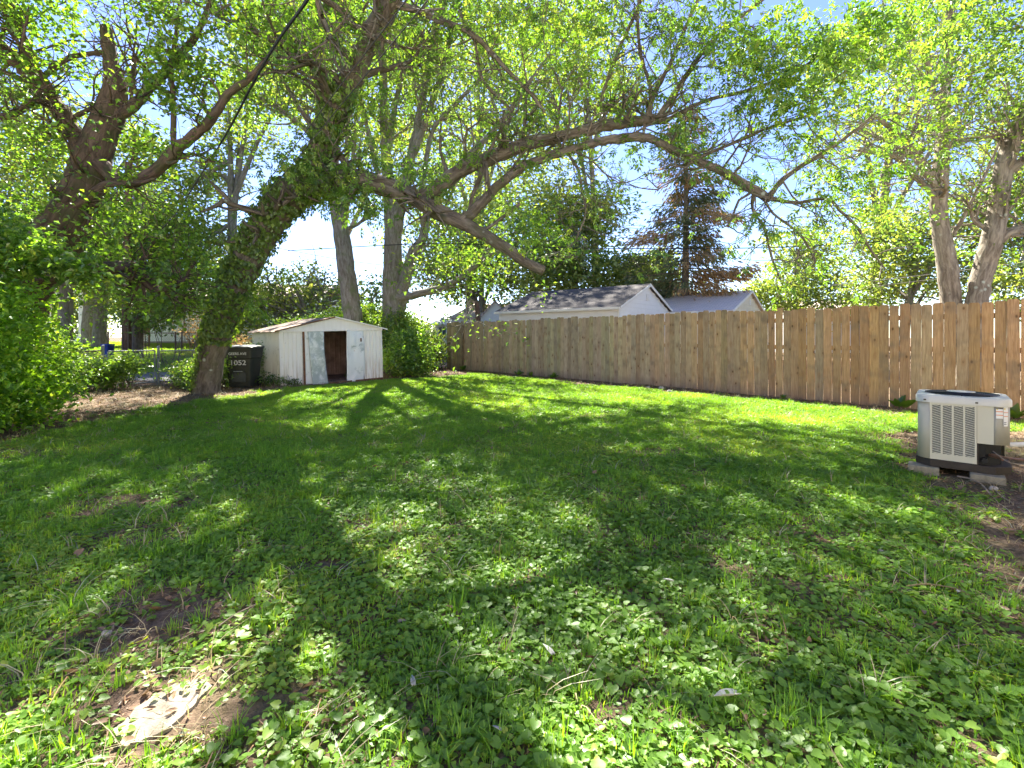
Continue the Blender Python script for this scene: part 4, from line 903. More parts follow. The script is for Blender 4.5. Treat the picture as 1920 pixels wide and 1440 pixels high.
# rounded corner posts
def corner(cx, cy_, a0, z0, z1, mat, name='corner_panel', ext0=0, ext1=0, r=ch):
    pts = []
    for k in range(9):
        a = R(a0+90*k/8); pts.append((cx+r*math.cos(a), cy_+r*math.sin(a)))
    v = []; n = len(pts)
    for z in (z0, z1): v += [(x, y, z) for x, y in pts]
    f = [(i, i+1, n+i+1, n+i) for i in range(n-1)]
    o = MB().poly(v, f).build(name, mat, root, True); s = o.modifiers.new('thick', 'SOLIDIFY'); s.thickness = .01; return o
corner(-S+ch, -S+ch, 180, .068, HT, M['ac']); corner(-S+ch, S-ch, 90, .068, HT, M['ac'], r=ch-.001); corner(S-ch, S-ch, 0, .068, HT, M['ac'])
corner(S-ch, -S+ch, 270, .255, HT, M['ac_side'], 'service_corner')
wall_strip('side_panel', (-S, S-ch), (-S, -S+ch), .068, HT, M['ac_panel']); wall_strip('side_panel', (S-ch, S), (-S+ch, S), .068, HT, M['ac_panel'])
wall_strip('side_panel', (S, -S+ch), (S, S-ch), .255, HT, M['ac_panel'])
wall_strip('service_panel', (fx1+.002, -S), (S-ch, -S), .255, HT, M['ac_panel'])
# louvred panel: frame bars and slanted slats
zp0, zp1 = .070, HT-.012; fy = -S-.008; cols = 4; W_ = fx1-fx0; bar = .014; cw = (W_-bar*5+.0)/4
fb = MB().box(fx0, fx1, fy, fy+.012, zp1-.035, zp1).box(fx0, fx1, fy, fy+.012, zp0, zp0+.055)
for k in range(5): xx = fx0+k*(cw+bar); fb.box(xx, xx+bar, fy, fy+.012, zp0+.055, zp1-.035)
fr = fb.build('louvre_panel', M['ac_panel'], root)
sb = MB(); ns_ = 28
for k in range(4):
    xx = fx0+bar+k*(cw+bar)
    for j in range(-1, ns_+2):
        z = zp0+.055+(zp1-.035-zp0-.055)*(j+.5)/ns_; rise = .026; hz = .0085
        pts = []
        for (px_, dz) in ((xx, -rise/2), (xx+cw, rise/2)):
            pts += [(px_, fy+.002, z+dz-hz/2), (px_, fy+.002, z+dz+hz*.25), (px_, fy+.011, z+dz+hz/2), (px_, fy+.011, z+dz-hz*.1)]
        lim0, lim1 = zp0+.045, zp1-.028
        pts = [(a, b, min(max(c, lim0), lim1)) for a, b, c in pts]
        sb.poly(pts, [(0, 4, 5, 1), (1, 5, 6, 2), (2, 6, 7, 3), (3, 7, 4, 0), (0, 1, 2, 3), (7, 6, 5, 4)])
o = sb.build('louvre_slats', M['ac_panel'], fr); o['kind'] = 'stuff'
# top cover and fan grille
def ring_oct(s, c, r=10):
    o_ = []
    for cx, cy_, a0 in ((s-c, s-c, 0), (-s+c, s-c, 90), (-s+c, -s+c, 180), (s-c, -s+c, 270)):
        for k in range(r+1): a = R(a0+90*k/r); o_.append((cx+c*math.cos(a), cy_+c*math.sin(a)))
    return o_
oo = ring_oct(S+.014, ch+.01); o2 = ring_oct(S+.004, ch); inn = [(.255*math.cos(math.atan2(y, x)), .255*math.sin(math.atan2(y, x))) for x, y in oo]
n = len(oo); rings = [(oo, HT-.03), (oo, HT+.022), (o2, HT+.036), (inn, HT+.040), (inn, HT+.02)]
mb = MB()
for r_, z in rings: mb.v += [(x, y, z) for x, y in r_]
for i in range(4):
    for k in range(n): mb.f.append((i*n+k, i*n+(k+1) % n, (i+1)*n+(k+1) % n, (i+1)*n+k))
mb.build('top_cover', M['ac_top'], root, True)
MB().prism([(.253*math.cos(2*math.pi*k/40), .253*math.sin(2*math.pi*k/40)) for k in range(40)], HT-.01, HT+.003).build('fan_well', M['black'], root)
gm = MB()
for k in range(1, 13):
    rr = .09+.164*k/12; gm.tube([(rr*math.cos(2*math.pi*j/40), rr*math.sin(2*math.pi*j/40), HT+.046+.012*(1-k/12)) for j in range(41)], .0032, 5, False)
for k in range(8):
    a = math.pi*k/4; gm.tube([(.08*math.cos(a), .08*math.sin(a), HT+.055), (.258*math.cos(a), .258*math.sin(a), HT+.04)], .004, 5)
o = gm.build('fan_grille', M['black'], root, True)
MB().prism([(.10*math.cos(2*math.pi*k/24), .10*math.sin(2*math.pi*k/24)) for k in range(24)], HT+.052, HT+.064, scale1=1).build('grille_cap', M['ac_top'], root, bevel=.004)
for q in ((fx1-.01, -S-.018, HT-.006), (-S+ch-.06, -S-.012, HT-.006)):
    MB().box(q[0], q[0]+.018, q[1], q[1]+.01, q[2]-.006, q[2]+.006).build('screw', M['pan'], root)
# open service bay with lines and valves
MB().box(fx1, fx1+.012, -S+.002, -S+.13, .066, .255).build('bay_wall', M['pan'], root)
MB().tube([(fx1+.05, -S+.09, .11), (fx1+.05, -S+.0, .11), (fx1+.05, -S-.01, .11)], .022, 10).build('valve', M['black'], root, True)
MB().tube([(fx1+.06, -S+.1, .15), (fx1+.13, -S+.03, .145), (fx1+.16, -S-.02, .14)], .012, 8).build('suction_line', M['copper'], root, True)
# warning labels wrapped round the service corner
def corner_label(a_from, a_to, z0, z1, mat, parent, r_=ch+.006, name='warning_label'):
    v = []; cx, cy_ = S-ch, -S+ch; m_ = 6
    for z in (z0, z1):
        for k in range(m_+1):
            a = R(a_from+(a_to-a_from)*k/m_); v.append((cx+r_*math.cos(a), cy_+r_*math.sin(a), z))
    f = [(i, i+1, m_+1+i+1, m_+1+i) for i in range(m_)]
    return MB().poly(v, f).build(name, mat, parent)
L1 = corner_label(277, 301, .485, .575, M['label'], root); L2 = corner_label(303, 322, .42, .585, M['label'], root)
for z in (.512, .542): corner_label(277, 301, z, z+.006, M['orange'], L1, ch+.008, 'stripe')
corner_label(277, 301, .568, .575, M['ink'], L1, ch+.008, 'stripe'); corner_label(278, 283, .560, .568, M['yellow'], L1, ch+.0085, 'warning_triangle')
for z in (.536, .503): corner_label(303, 322, z, z+.005, M['orange'], L2, ch+.008, 'stripe')
for z in (.45, .435): corner_label(304, 314, z, z+.005, M['ink'], L2, ch+.008, 'stripe')
corner_label(304, 309, .563, .575, M['yellow'], L2, ch+.0085, 'warning_triangle')
# blocks under the unit
def world_ac(x, y): c, s = math.cos(arz), math.sin(arz); return AC0[0]+c*x-s*y, AC0[1]+s*x+c*y
for (bx, by, lab) in ((-.26, -.30, 'weathered block under the air conditioner corner nearest the fence'), (.16, -.33, 'weathered block under the air conditioner service side')):
    X, Y = world_ac(bx, by); z = float(gz(X, Y))
    o = MB().box(-.11, .11, -.07, .12, -.05, .063-z).build('concrete_block', M['block'], bevel=.006); o.location = (X, Y, z); o.rotation_euler = (0, 0, arz)
    tag(o, lab, 'block', 'blocks carrying the air conditioner')
X, Y = world_ac(.12, .28); o = MB().box(-.3, .2, -.07, .12, -.05, .08).build('concrete_block', M['block'], bevel=.006); o.location = (X, Y, 0); o.rotation_euler = (0, 0, arz)
tag(o, 'weathered block hidden under the back of the air conditioner', 'block', 'blocks carrying the air conditioner')
a = P(1893, 834, 4.35); b = P(1990, 832, 4.15)
tag(MB().tube([a, b, (b[0]+.8, b[1]-.1, b[2])], .021, 12).build('drain_pipe', M['white'], None, True), 'white plastic pipe running sideways from the air conditioner', 'pipe')
pts = [P(1860, 852, 4.15), P(1885, 858, 4.0), P(1920, 862, 3.9), P(2000, 868, 3.8)]
tag(MB().tube(crom(np.array(pts), 4), .010, 8).build('refrigerant_line', M['copper'], None, True), 'thin copper refrigerant line leaving the open service bay', 'pipe')
pts = [P(1862, 846, 4.15), P(1895, 868, 3.9), P(1950, 872, 3.8)]
tag(MB().tube(crom(np.array(pts), 4), .004, 6).build('control_wire', M['twig'], None, True), 'slim tan control wire drooping from the service bay', 'wire')

# ============================================================ chain link gate and fences
def ground_at(px, d): X = (px-HX)/F*d; return np.array([X, d, float(gz(X, d))])
def chain(mb, a, b, z0, z1, sp=.065, r=.0022):
    a = np.array(a[:2]); b = np.array(b[:2]); L = float(np.linalg.norm(b-a)); h = z1-z0; u = (b-a)/L; k = -h
    while k < L:
        for s in (1, -1):
            x0, x1 = k, k+h
            c0, c1 = max(x0, 0), min(x1, L)
            if c1 <= c0: continue
            y0, y1 = (c0-x0), (c1-x0)
            if s < 0: y0, y1 = h-y0, h-y1
            p0 = a+u*c0; p1 = a+u*c1; mb.tube([(p0[0], p0[1], z0+y0), (p1[0], p1[1], z0+y1)], r, 3, False)
        k += sp
gL = ground_at(193, 12.0); gR = ground_at(297, 12.9); GH = 1.02
def post(root, p, h, r=.032, mat='galv', base=None):
    b = base; MB().tube([(p[0]-b[0], p[1]-b[1], p[2]-b[2]-.2), (p[0]-b[0], p[1]-b[1], p[2]-b[2]+h)], r, 12).build('post', M[mat], root, True)
    loft(MB(), [([(p[0]-b[0]+(r+.005)*f_*math.cos(t), p[1]-b[1]+(r+.005)*f_*math.sin(t)) for t in np.linspace(0, 2*math.pi, 12, endpoint=False)], p[2]-b[2]+h+z) for f_, z in ((1, -.02), (1, .01), (.7, .035), (.1, .045))]).build('post_cap', M[mat], root, True)
# fence run beside the hedge
root = tag(empty('chain_link_fence', gL), 'rusty topped chain link fence running behind the hedge up to the gate', 'fence', 'chain link fences'); b = gL
post(root, gL, GH+.02, base=b); e = ground_at(20, 10.6)
MB().tube([(0, 0, GH-.08), tuple(e-b+np.array([0, 0, GH-.1]))], .018, 8).build('top_rail', M['galv_rust'], root, True)
m_ = MB(); chain(m_, (0, 0), (e-b)[:2], .05, GH-.1); o = m_.build('wire_mesh', M['galv'], root); o['kind'] = 'stuff'
# run behind the leaning tree
root = tag(empty('chain_link_fence', gR), 'chain link fence running from the gate behind the ivy trunk', 'fence', 'chain link fences'); b = gR
post(root, gR, GH+.0, base=b); e = ground_at(395, 13.6)
MB().tube([(0, 0, GH-.1), tuple(e-b+np.array([0, 0, GH-.1]))], .018, 8).build('top_rail', M['galv'], root, True)
m_ = MB(); chain(m_, (0, 0), (e-b)[:2], .05, GH-.1); o = m_.build('wire_mesh', M['galv'], root); o['kind'] = 'stuff'
# gate
q0 = gL+(gR-gL)*.09; q1 = gL+(gR-gL)*.93; root = tag(empty('chain_link_gate', q0), 'open wire gate with bent lower mesh in the chain link fence', 'gate'); b = q0; v = q1-q0; zz = float(v[2])
fr = MB()
for A_, B_ in (((0, 0, .06), (0, 0, GH-.1)), ((v[0], v[1], .06), (v[0], v[1], GH-.1)), ((0, 0, GH-.1), (v[0], v[1], GH-.1)), ((0, 0, .06), (v[0], v[1], .08))): fr.tube([A_, B_], .018, 8)
fr.build('gate_frame', M['galv'], root, True); m_ = MB(); chain(m_, (0, 0), v[:2], .07, GH-.11); o = m_.build('wire_mesh', M['galv'], root); o['kind'] = 'stuff'
hg = MB()
for z in (.2, .78): hg.tube([(-.11, -.04, z), (0, 0, z)], .014, 6)
hg.build('hinge', M['galv'], root, True)
MB().tube([(v[0]-.02, v[1]-.03, .8), (v[0]+.09, v[1]+.02, .8), (v[0]+.09, v[1]+.02, .72)], .010, 6).build('latch', M['galv_rust'], root, True)
# far fence across the alley
b = ground_at(200, 24); root = tag(empty('chain_link_fence', b), 'farther chain link fence across the alley before the mint green house', 'fence', 'chain link fences')
e = ground_at(470, 24); prev = None
for px in (203, 236, 268, 329, 341, 400, 462):
    p = ground_at(px, 24); MB().tube([tuple(p-b+np.array([0, 0, -.1])), tuple(p-b+np.array([0, 0, 1.12]))], .035, 8).build('post', M['galv_rust'], root, True)
    if prev is not None: MB().tube([tuple(prev-b+np.array([0, 0, 1.05])), tuple(p-b+np.array([0, 0, 1.05]))], .025, 6).build('top_rail', M['galv_rust'], root, True)
    prev = p
m_ = MB(); chain(m_, (0, 0), (e-b)[:2], .05, 1.05, .12, .004); o = m_.build('wire_mesh', M['galv_rust'], root); o['kind'] = 'stuff'

# utility pole and trees near it
p = ground_at(237, 19.2); root = tag(empty('utility_pole', p), 'brown wooden utility pole across the alley', 'pole')
Tubes().add(np.array([[0, 0, -.3], [.02, 0, 3], [.1, 0, 8.2]]), [.17, .155, .12], 14, .01).build('pole_shaft', M['pole'], root)
MB().box(-.9, 1.1, -.06, .06, 7.4, 7.52).build('crossarm', M['rail'], root); MB().tube([(.16, -.12, -.1), (.16, -.10, 3.4)], .022, 6).build('conduit', M['galv_rust'], root, True)
for px, d, wpx, lab in ((256, 20.0, 17, 'dark straight trunk close beside the utility pole'), (186, 27, 22, 'pale thick trunk farther down the alley'), (168, 29, 26, 'grey leaning trunk by the distant white porch')):
    tr = [[(px, 640+1125/d*.9, d, wpx*1.2), (px+2, 600, d, wpx), (px+6, 540, d, wpx*.9), (px+9, 470, d, wpx*.8), (px+14, 380, d, wpx*.6)], [(px+6, 540, d, wpx*.5), (px+30, 490, d, wpx*.4), (px+60, 440, d, wpx*.3)]]
    root, LB, base = new_tree('alley_tree', lab, tr, M['bark_brown'] if px > 240 else M['bark_grey'], 'trees along the alley', seed=px)
    leafed(root, LB, base, px, 5000, .15, M['leaf_mid'], [(px-10, 480, d, 1.2), (px+30, 520, d, 1.0), (px+40, 440, d, 1.3)], 4000, bark=M['bark_grey'], per=8)

# ============================================================ buildings
def roof_quad(mb_v, name, pts, mat, parent, th=.08):
    """roof slope: pts a,b (eave), c,d (ridge); coordinates for shingles in attribute rc"""
    a, b_, c, d = [np.array(p, float) for p in pts]; ex = (b_-a)/np.linalg.norm(b_-a); n = np.cross(b_-a, d-a); n /= np.linalg.norm(n)
    if n[2] < 0: n = -n
    top = [a, b_, c, d]; bot = [q-n*th for q in top]; V = np.array(top+bot); s = np.array([[np.dot(q-a, ex), np.linalg.norm((q-a)-ex*np.dot(q-a, ex)), 0] for q in V])
    f = np.array([(0, 1, 2, 3), (7, 6, 5, 4), (0, 4, 5, 1), (1, 5, 6, 2), (2, 6, 7, 3), (3, 7, 4, 0)])
    return obj_np(name, V, f, mat, parent, False, {'rc': s})
def clap(name, x0, x1, z0, z1, y, mat, parent, step=.18, top=None, flip=1, axis='x', proud=.018):
    """lapped siding, one mesh; top(a) cuts it under a gable"""
    m_ = MB(); z = z0
    while z < z1-1e-6:
        ze = min(z+step, z1); xa, xb = x0, x1
        if top is not None:
            mid_ = (x0+x1)/2; hw = (x1-x0)/2; e_, pk = top
            if ze > e_: k = max(0, (pk-ze)/(pk-e_)); xa, xb = mid_-hw*k, mid_+hw*k
        if xb-xa > .02:
            q = [(xa, y-proud*flip, z), (xb, y-proud*flip, z), (xb, y-.002*flip, ze), (xa, y-.002*flip, ze), (xa, y, z), (xb, y, z)]
            if axis == 'y': q = [(b_, a, c) for a, b_, c in q]
            m_.poly(q, [(0, 1, 2, 3), (4, 5, 1, 0)])
        z = ze
    return m_.build(name, mat, parent)
def garage(name, label, corner_xy, long_, gl, eave, peak, wall, roof, group=None):
    """local x along the gable end (away), y along the long side; corner = visible near corner"""
    dx = np.array([.618, .786]); rz = math.atan2(dx[1], dx[0]); root = tag(empty(name, (corner_xy[0], corner_xy[1], 0), rz), label, 'garage', group)
    # local +y after rotation is (-.786,.618): the long side runs along +y, gable face is y=0
    MB().box(.02, gl-.02, .02, long_-.02, -.2, eave-.01).build('wall', wall, root)
    clap('siding', 0, gl, 0, peak-.03, .0, wall, root, .19, (eave, peak-.02), 1)
    MB().poly([(0.02, .021, eave-.01), (gl-.02, .021, eave-.01), (gl/2, .021, peak-.06), (0.02, long_-.02, eave-.01), (gl-.02, long_-.02, eave-.01), (gl/2, long_-.02, peak-.06)], [(0, 1, 2), (5, 4, 3), (0, 2, 5, 3), (2, 1, 4, 5)]).build('gable', wall, root)
    clap('siding', .02, long_, 0, eave-.12, .0, wall, root, .19, None, 1, 'y')
    ov = .14; sl = (peak-eave)/(gl/2); ez = eave-sl*ov
    roof_quad(None, 'roof', [(-ov, -ov, ez), (-ov, long_+ov, ez), (gl/2, long_+ov, peak), (gl/2, -ov, peak)], roof, root)
    roof_quad(None, 'roof', [(gl+ov, -ov, ez), (gl+ov, long_+ov, ez), (gl/2, long_+ov, peak), (gl/2, -ov, peak)], roof, root)
    MB().box(-ov-.09, -ov-.005, -ov, long_+ov, ez-.13, ez-.02).build('gutter', M['trimw'], root, bevel=.01)
    MB().box(-.03, .05, -.03, .05, -.1, eave-.02).build('corner_board', M['trimw'], root)
    for s in (0, 1):
        x0_ = -ov if s == 0 else gl+ov; y = -ov-.02
        MB().poly([(x0_, y, ez-.13), (gl/2, y, peak-.13), (gl/2, y, peak-.01), (x0_, y, ez-.01), (x0_, y+.02, ez-.13), (gl/2, y+.02, peak-.13), (gl/2, y+.02, peak-.01), (x0_, y+.02, ez-.01)], [(0, 1, 2, 3), (7, 6, 5, 4), (0, 4, 5, 1), (1, 5, 6, 2), (2, 6, 7, 3), (3, 7, 4, 0)]).build('rake_board', M['trimw'], root)
    MB().box(gl/2-.15, gl/2+.15, -.035, -.02, peak-.75, peak-.45).build('gable_vent', M['trimw'], root)
    return root
garage('garage', 'white sided garage with dark shingle roof beyond the wooden fence', (4.17, 18.75), 6.07, 5.67, 2.5, 3.58, M['vinyl'], M['shingle_dark'])
garage('garage', 'cream walled garage with pale grey roof beyond the dark roofed one', (9.73, 21.4), 6.6, 7.5, 2.5, 3.62, M['cream'], M['shingle_grey'])
# beige-roofed house beyond
hb = ground_at(812, 33); hb[2] = 0; root = tag(empty('house', hb), 'white house with beige roof and small front gable behind the fence end', 'house', 'houses beyond the yard')
def hp(px, py, d): return P(px, py, d)-hb
MB().box(1.4, 5.6, 0, 6, -.2, 2.68).build('wall', M['vinyl'], root); clap('siding', 1.4, 5.6, 0, 2.65, 0, M['vinyl'], root, .2)
roof_quad(None, 'roof', [(1.1, -.3, 2.6), (6.0, -.3, 2.6), (5.6, 3, 3.75), (2.6, 3, 3.75)], M['shingle_beige'], root)
roof_quad(None, 'roof', [(1.1, 6.3, 2.6), (6.0, 6.3, 2.6), (5.6, 3, 3.75), (2.6, 3, 3.75)], M['shingle_beige'], root)
roof_quad(None, 'roof', [(1.1, 6.3, 2.6), (1.1, -.3, 2.6), (2.6, 3, 3.74), (2.6, 3.01, 3.74)], M['shingle_beige'], root)
MB().poly([(3.35, -.9, 0), (5.3, -.9, 0), (5.3, -.9, 2.65), (4.3, -.9, 3.65), (3.35, -.9, 2.65), (3.35, 1, 0), (5.3, 1, 0), (5.3, 1, 2.65), (4.3, 1, 3.65), (3.35, 1, 2.65)], [(0, 1, 2, 3, 4), (9, 8, 7, 6, 5), (0, 5, 6, 1), (1, 6, 7, 2), (4, 9, 5, 0)]).build('front_gable', M['vinyl'], root)
roof_quad(None, 'roof', [(3.2, -1.1, 2.52), (3.2, 1.5, 2.52), (4.3, 1.5, 3.72), (4.3, -1.1, 3.72)], M['shingle_beige'], root)
roof_quad(None, 'roof', [(5.45, -1.1, 2.52), (5.45, 1.5, 2.52), (4.3, 1.5, 3.72), (4.3, -1.1, 3.72)], M['shingle_beige'], root)
MB().box(-.1, 1.38, .6, 4, -.2, 2.2).build('side_wing', M['vinyl'], root); roof_quad(None, 'roof', [(-.3, .3, 2.15), (1.38, .3, 2.15), (1.38, 2.2, 2.75), (.4, 2.2, 2.75)], M['trimw'], root)
f = MB().box(.25, .85, .57, .62, 1.15, 2.0).build('window', M['trimw'], root); MB().box(.30, .53, .55, .575, 1.2, 1.95).box(.57, .80, .55, .575, 1.2, 1.95).build('pane', M['glass'], f)
# pale building on the right horizon
hb = ground_at(1500, 38); hb[2] = 0; root = tag(empty('house', hb), 'low house whose pale pink roof barely clears the fence', 'house', 'houses beyond the yard')
MB().box(-1, 6.5, 0, 5, -.2, 3.2).build('wall', M['vinyl'], root)
roof_quad(None, 'roof', [(-1.4, -.3, 3.15), (6.9, -.3, 3.15), (6.0, 2.5, 4.3), (.2, 2.5, 4.3)], M['shingle_beige'], root); roof_quad(None, 'roof', [(-1.4, 5.3, 3.15), (6.9, 5.3, 3.15), (6.0, 2.5, 4.3), (.2, 2.5, 4.3)], M['shingle_beige'], root)
# mint house with separate siding planks
hb = np.array([-22.6, 29.0, float(gz(-22.6, 29))]); root = tag(empty('house', hb, R(2)), 'pale mint green house with wide siding behind the alley and utility pole', 'house', 'houses beyond the yard')
MB().box(0, 10.5, 0, 7, -.6, 3.0).build('wall', M['mint'], root); MB().box(-.05, 10.55, -.05, 7.05, -.7, .15).build('foundation', M['concrete'], root)
pl = bpy.data.meshes.new('siding_plank'); pl.from_pydata([(0, -.035, 0), (10.5, -.035, 0), (10.5, -.006, .33), (0, -.006, .33), (0, 0, 0), (10.5, 0, 0)], [], [(0, 1, 2, 3), (4, 5, 1, 0)]); pl.materials.append(M['mint'])
for k in range(8):
    o = bpy.data.objects.new('siding_plank', pl); o.parent = root; o.location = (0, 0, .16+k*.33); sc.collection.objects.link(o)
roof_quad(None, 'roof', [(-.4, -.5, 2.85), (10.9, -.5, 2.85), (10.9, 3.5, 4.0), (-.4, 3.5, 4.0)], M['shingle_grey'], root); roof_quad(None, 'roof', [(-.4, 7.5, 2.85), (10.9, 7.5, 2.85), (10.9, 3.5, 4.0), (-.4, 3.5, 4.0)], M['shingle_grey'], root)
f = MB().box(6.6, 7.2, -.06, -.037, 1.2, 1.75).build('vent_box', M['trimw'], root)
# lattice gate by the house
p = ground_at(253, 26.5); root = tag(empty('lattice_gate', p), 'brown lattice gate standing against the mint green house', 'gate'); m_ = MB(); hh = 1.75; ww = .82
for x_ in (0, ww-.07): m_.box(x_, x_+.07, -.03, .03, 0, hh)
for z in (.05, .85, hh-.08): m_.box(.07, ww-.07, -.03, .03, z, z+.08)
m_.build('gate_frame', M['lattice'], root)
for (z0, z1, fl) in ((.13, .85, True), (.93, hh-.08, False)):
    if fl: 
        m_ = MB(); chain(m_, (.07, 0), (ww-.07, 0), z0, z1, .13, .014); m_.build('lattice', M['lattice'], root)
    else: MB().box(.07, ww-.07, -.012, .012, z0, z1).build('panel', M['lattice'], root)
# the house whose yard this is: unseen, with its sunny back wall added behind the viewpoint for warm fill; the air conditioner belongs to it
root = tag(empty('house', (0, -2.4, 0)), 'unseen cream sided home at the near end of the yard, added for warm fill', 'house')
MB().box(-9, 14, -8, 0, -.3, 3.1).build('wall', M['home'], root); clap('siding', -9, 5.7, .35, 3.08, .0, M['home'], root, .2, None, -1)
MB().box(5.7, 14, 0, 5.9, -.3, 3.1).build('wing_wall', M['home'], root)
MB().box(-9.02, 5.7, 0, .03, -.3, .35).build('foundation', M['concrete'], root)
roof_quad(None, 'roof', [(-9.5, .45, 2.95), (14.4, .45, 2.95), (14.4, -4, 5.0), (-9.5, -4, 5.0)], M['shingle_grey'], root); roof_quad(None, 'roof', [(-9.5, -8.45, 2.95), (14.4, -8.45, 2.95), (14.4, -4, 5.0), (-9.5, -4, 5.0)], M['shingle_grey'], root)
for xw in (-6.5, -2.8, 2.4):
    f = MB().box(xw, xw+1.2, .0, .07, 1.1, 2.4).build('window', M['trimw'], root); MB().box(xw+.07, xw+1.13, .071, .08, 1.18, 1.72).box(xw+.07, xw+1.13, .071, .08, 1.79, 2.32).build('pane', M['glass'], f)
f = MB().box(-.2, .75, .0, .06, .2, 2.3).build('door', M['trimw'], root); MB().tube([(.62, .06, 1.2), (.62, .12, 1.2)], .03, 8).build('handle', M['galv'], f)
# white porch column, far car shape hint is too small; a blue bin bag by the gate post
p = ground_at(150, 30); root = tag(empty('porch', p), 'distant white porch seen through the leaves past the hedge', 'porch')
MB().box(-.1, .15, 0, .25, 0, 3.0).build('column', M['trimw'], root); MB().box(-2.6, .5, -.1, .4, 3.0, 3.3).build('beam', M['trimw'], root); MB().box(-2.6, .5, .4, 1.5, -.3, .4).build('deck', M['trimw'], root)
MB().box(-2.2, -2.0, 0, .2, 0, 3.0).build('column', M['trimw'], root)
p = ground_at(202, 21); root = tag(empty('blue_bin', p), 'small blue bin standing behind the gate post', 'bin')
loft(MB(), [(rrect(.26, .3, .04), 0), (rrect(.34, .38, .05), .75), (rrect(.38, .42, .05), .78)]).build('body', M['blue'], root, True); loft(MB(), [(rrect(.39, .43, .05), .785), (rrect(.34, .38, .06), .83)]).build('lid', M['blue'], root, True)
# short brown post behind the picket fence
p = ground_at(897, 25); p[2] = 0; root = tag(empty('wooden_post', p), 'leaning brown post standing behind the fence by the beige roofed house', 'post')
Tubes().add(np.array([[.06, 0, -.1], [.02, 0, 1.5], [-.08, 0, 3.05]]), [.13, .125, .12], 10, .02).build('post_shaft', M['pole'], root)
p = ground_at(170, 17.0)

# ============================================================ overhead wires
def wire(pts, r, label, mat='wire', name='power_line', group=None):
    P_ = np.array([P(*q) for q in pts]); c = crom(P_, 10)
    return tag(MB().tube(c, r, 6).build(name, M[mat], None, True), label, 'cable', group)
cab = wire([(640, -110, 3.4), (576, 0, 4.3), (520, 78, 5.3), (475, 155, 6.6), (425, 250, 8.4), (372, 335, 11), (320, 412, 14.5), (252, 475, 19)], .017, 'thick black service cable sagging from overhead to the utility pole', 'cable', 'service_cable')
wire([(820, -80, 3.9), (762, 0, 4.3), (640, 158, 6.0), (493, 350, 9.2), (400, 450, 12.5)], .0065, 'upper of two thin wires slanting past the ivy covered trunk', 'wire', group='thin wires crossing the yard')
wire([(860, -80, 3.9), (802, 0, 4.3), (660, 172, 6.0), (505, 358, 9.2), (410, 460, 12.5)], .0065, 'lower of two thin wires slanting past the ivy covered trunk', 'wire', group='thin wires crossing the yard')
wire([(540, 470, 19), (800, 457, 17), (1000, 463, 16), (1200, 466, 15), (1450, 464, 14), (1650, 453, 13), (1960, 434, 12)], .014, 'heavy black line crossing above the garage roofs', 'cable', group='power lines beyond the fence')
wire([(1050, 420, 19), (1400, 487, 17), (1600, 462, 16), (1960, 425, 15)], .009, 'thin line dipping over the grey roofed garage', 'wire', group='power lines beyond the fence')
wire([(1560, 535, 14), (1720, 517, 13), (1840, 502, 12.5), (1960, 486, 12)], .010, 'upper pale line in front of the pale trunks', 'wire_pale', group='power lines beyond the fence')
wire([(1560, 548, 14), (1720, 527, 13), (1840, 517, 12.5), (1960, 508, 12)], .008, 'lower pale line in front of the pale trunks', 'wire_pale', group='power lines beyond the fence')
wire([(520, 465, 22), (640, 487, 21), (760, 502, 20), (900, 520, 20)], .011, 'thin line behind the grey trunks above the shed', 'wire', group='power lines beyond the fence')

# ============================================================ ground cover (many instances of a few small plants)
def heart(L, cup=.12):
    r = [(0, .06, 0), (.22, -.10, .03), (.46, .02, .05), (.50, .30, .05), (.36, .62, .02), (0, 1.0, -.10), (-.36, .62, .02), (-.50, .30, .05), (-.46, .02, .05), (-.22, -.10, .03)]
    v = np.array([(0, .35, -cup)]+r)*L; f = [(0, i, i % 10+1) for i in range(1, 11)]; return v, np.array(f)
def rot_to(v, az, tilt, roll=0):
    ca, sa = math.cos(az), math.sin(az); ct, st = math.cos(tilt), math.sin(tilt); cr, sr = math.cos(roll), math.sin(roll)
    Ry = np.array([[cr, 0, sr], [0, 1, 0], [-sr, 0, cr]]); Rx = np.array([[1, 0, 0], [0, ct, -st], [0, st, ct]]); Rz = np.array([[ca, -sa, 0], [sa, ca, 0], [0, 0, 1]])
    return v @ (Rz @ Rx @ Ry).T
class PB:
    def __init__(s): s.v = []; s.f = []; s.a = []; s.n = 0
    def add(s, v, f, a): s.v.append(v); s.f.append(np.asarray(f)+s.n); s.a.append(np.full(len(v), a)); s.n += len(v)
    def blade(s, x, y, L, w_, az, lean, a):
        n = 4; ts = np.linspace(0, 1, n); d = np.array([math.cos(az), math.sin(az)]); sd_ = np.array([-d[1], d[0]]); V = []
        for t in ts:
            h = L*t*(1-.35*lean*t); o = L*lean*t*t*.9; ww = w_*(1-t**1.6)/2+.0003
            c = np.array([x, y])+d*o
            V += [(*(c+sd_*ww), h), (*(c-sd_*ww), h)]
        F_ = []
        for i in range(n-1): F_ += [(2*i, 2*i+1, 2*i+3), (2*i, 2*i+3, 2*i+2)]
        s.add(np.array(V), F_, a)
    def obj(s, name, mat):
        o = bpy.data.objects.new(name, mesh_np(name, np.concatenate(s.v), np.concatenate(s.f), mat, True, {'v': np.concatenate(s.a)})); return o
rs = random.Random(3)
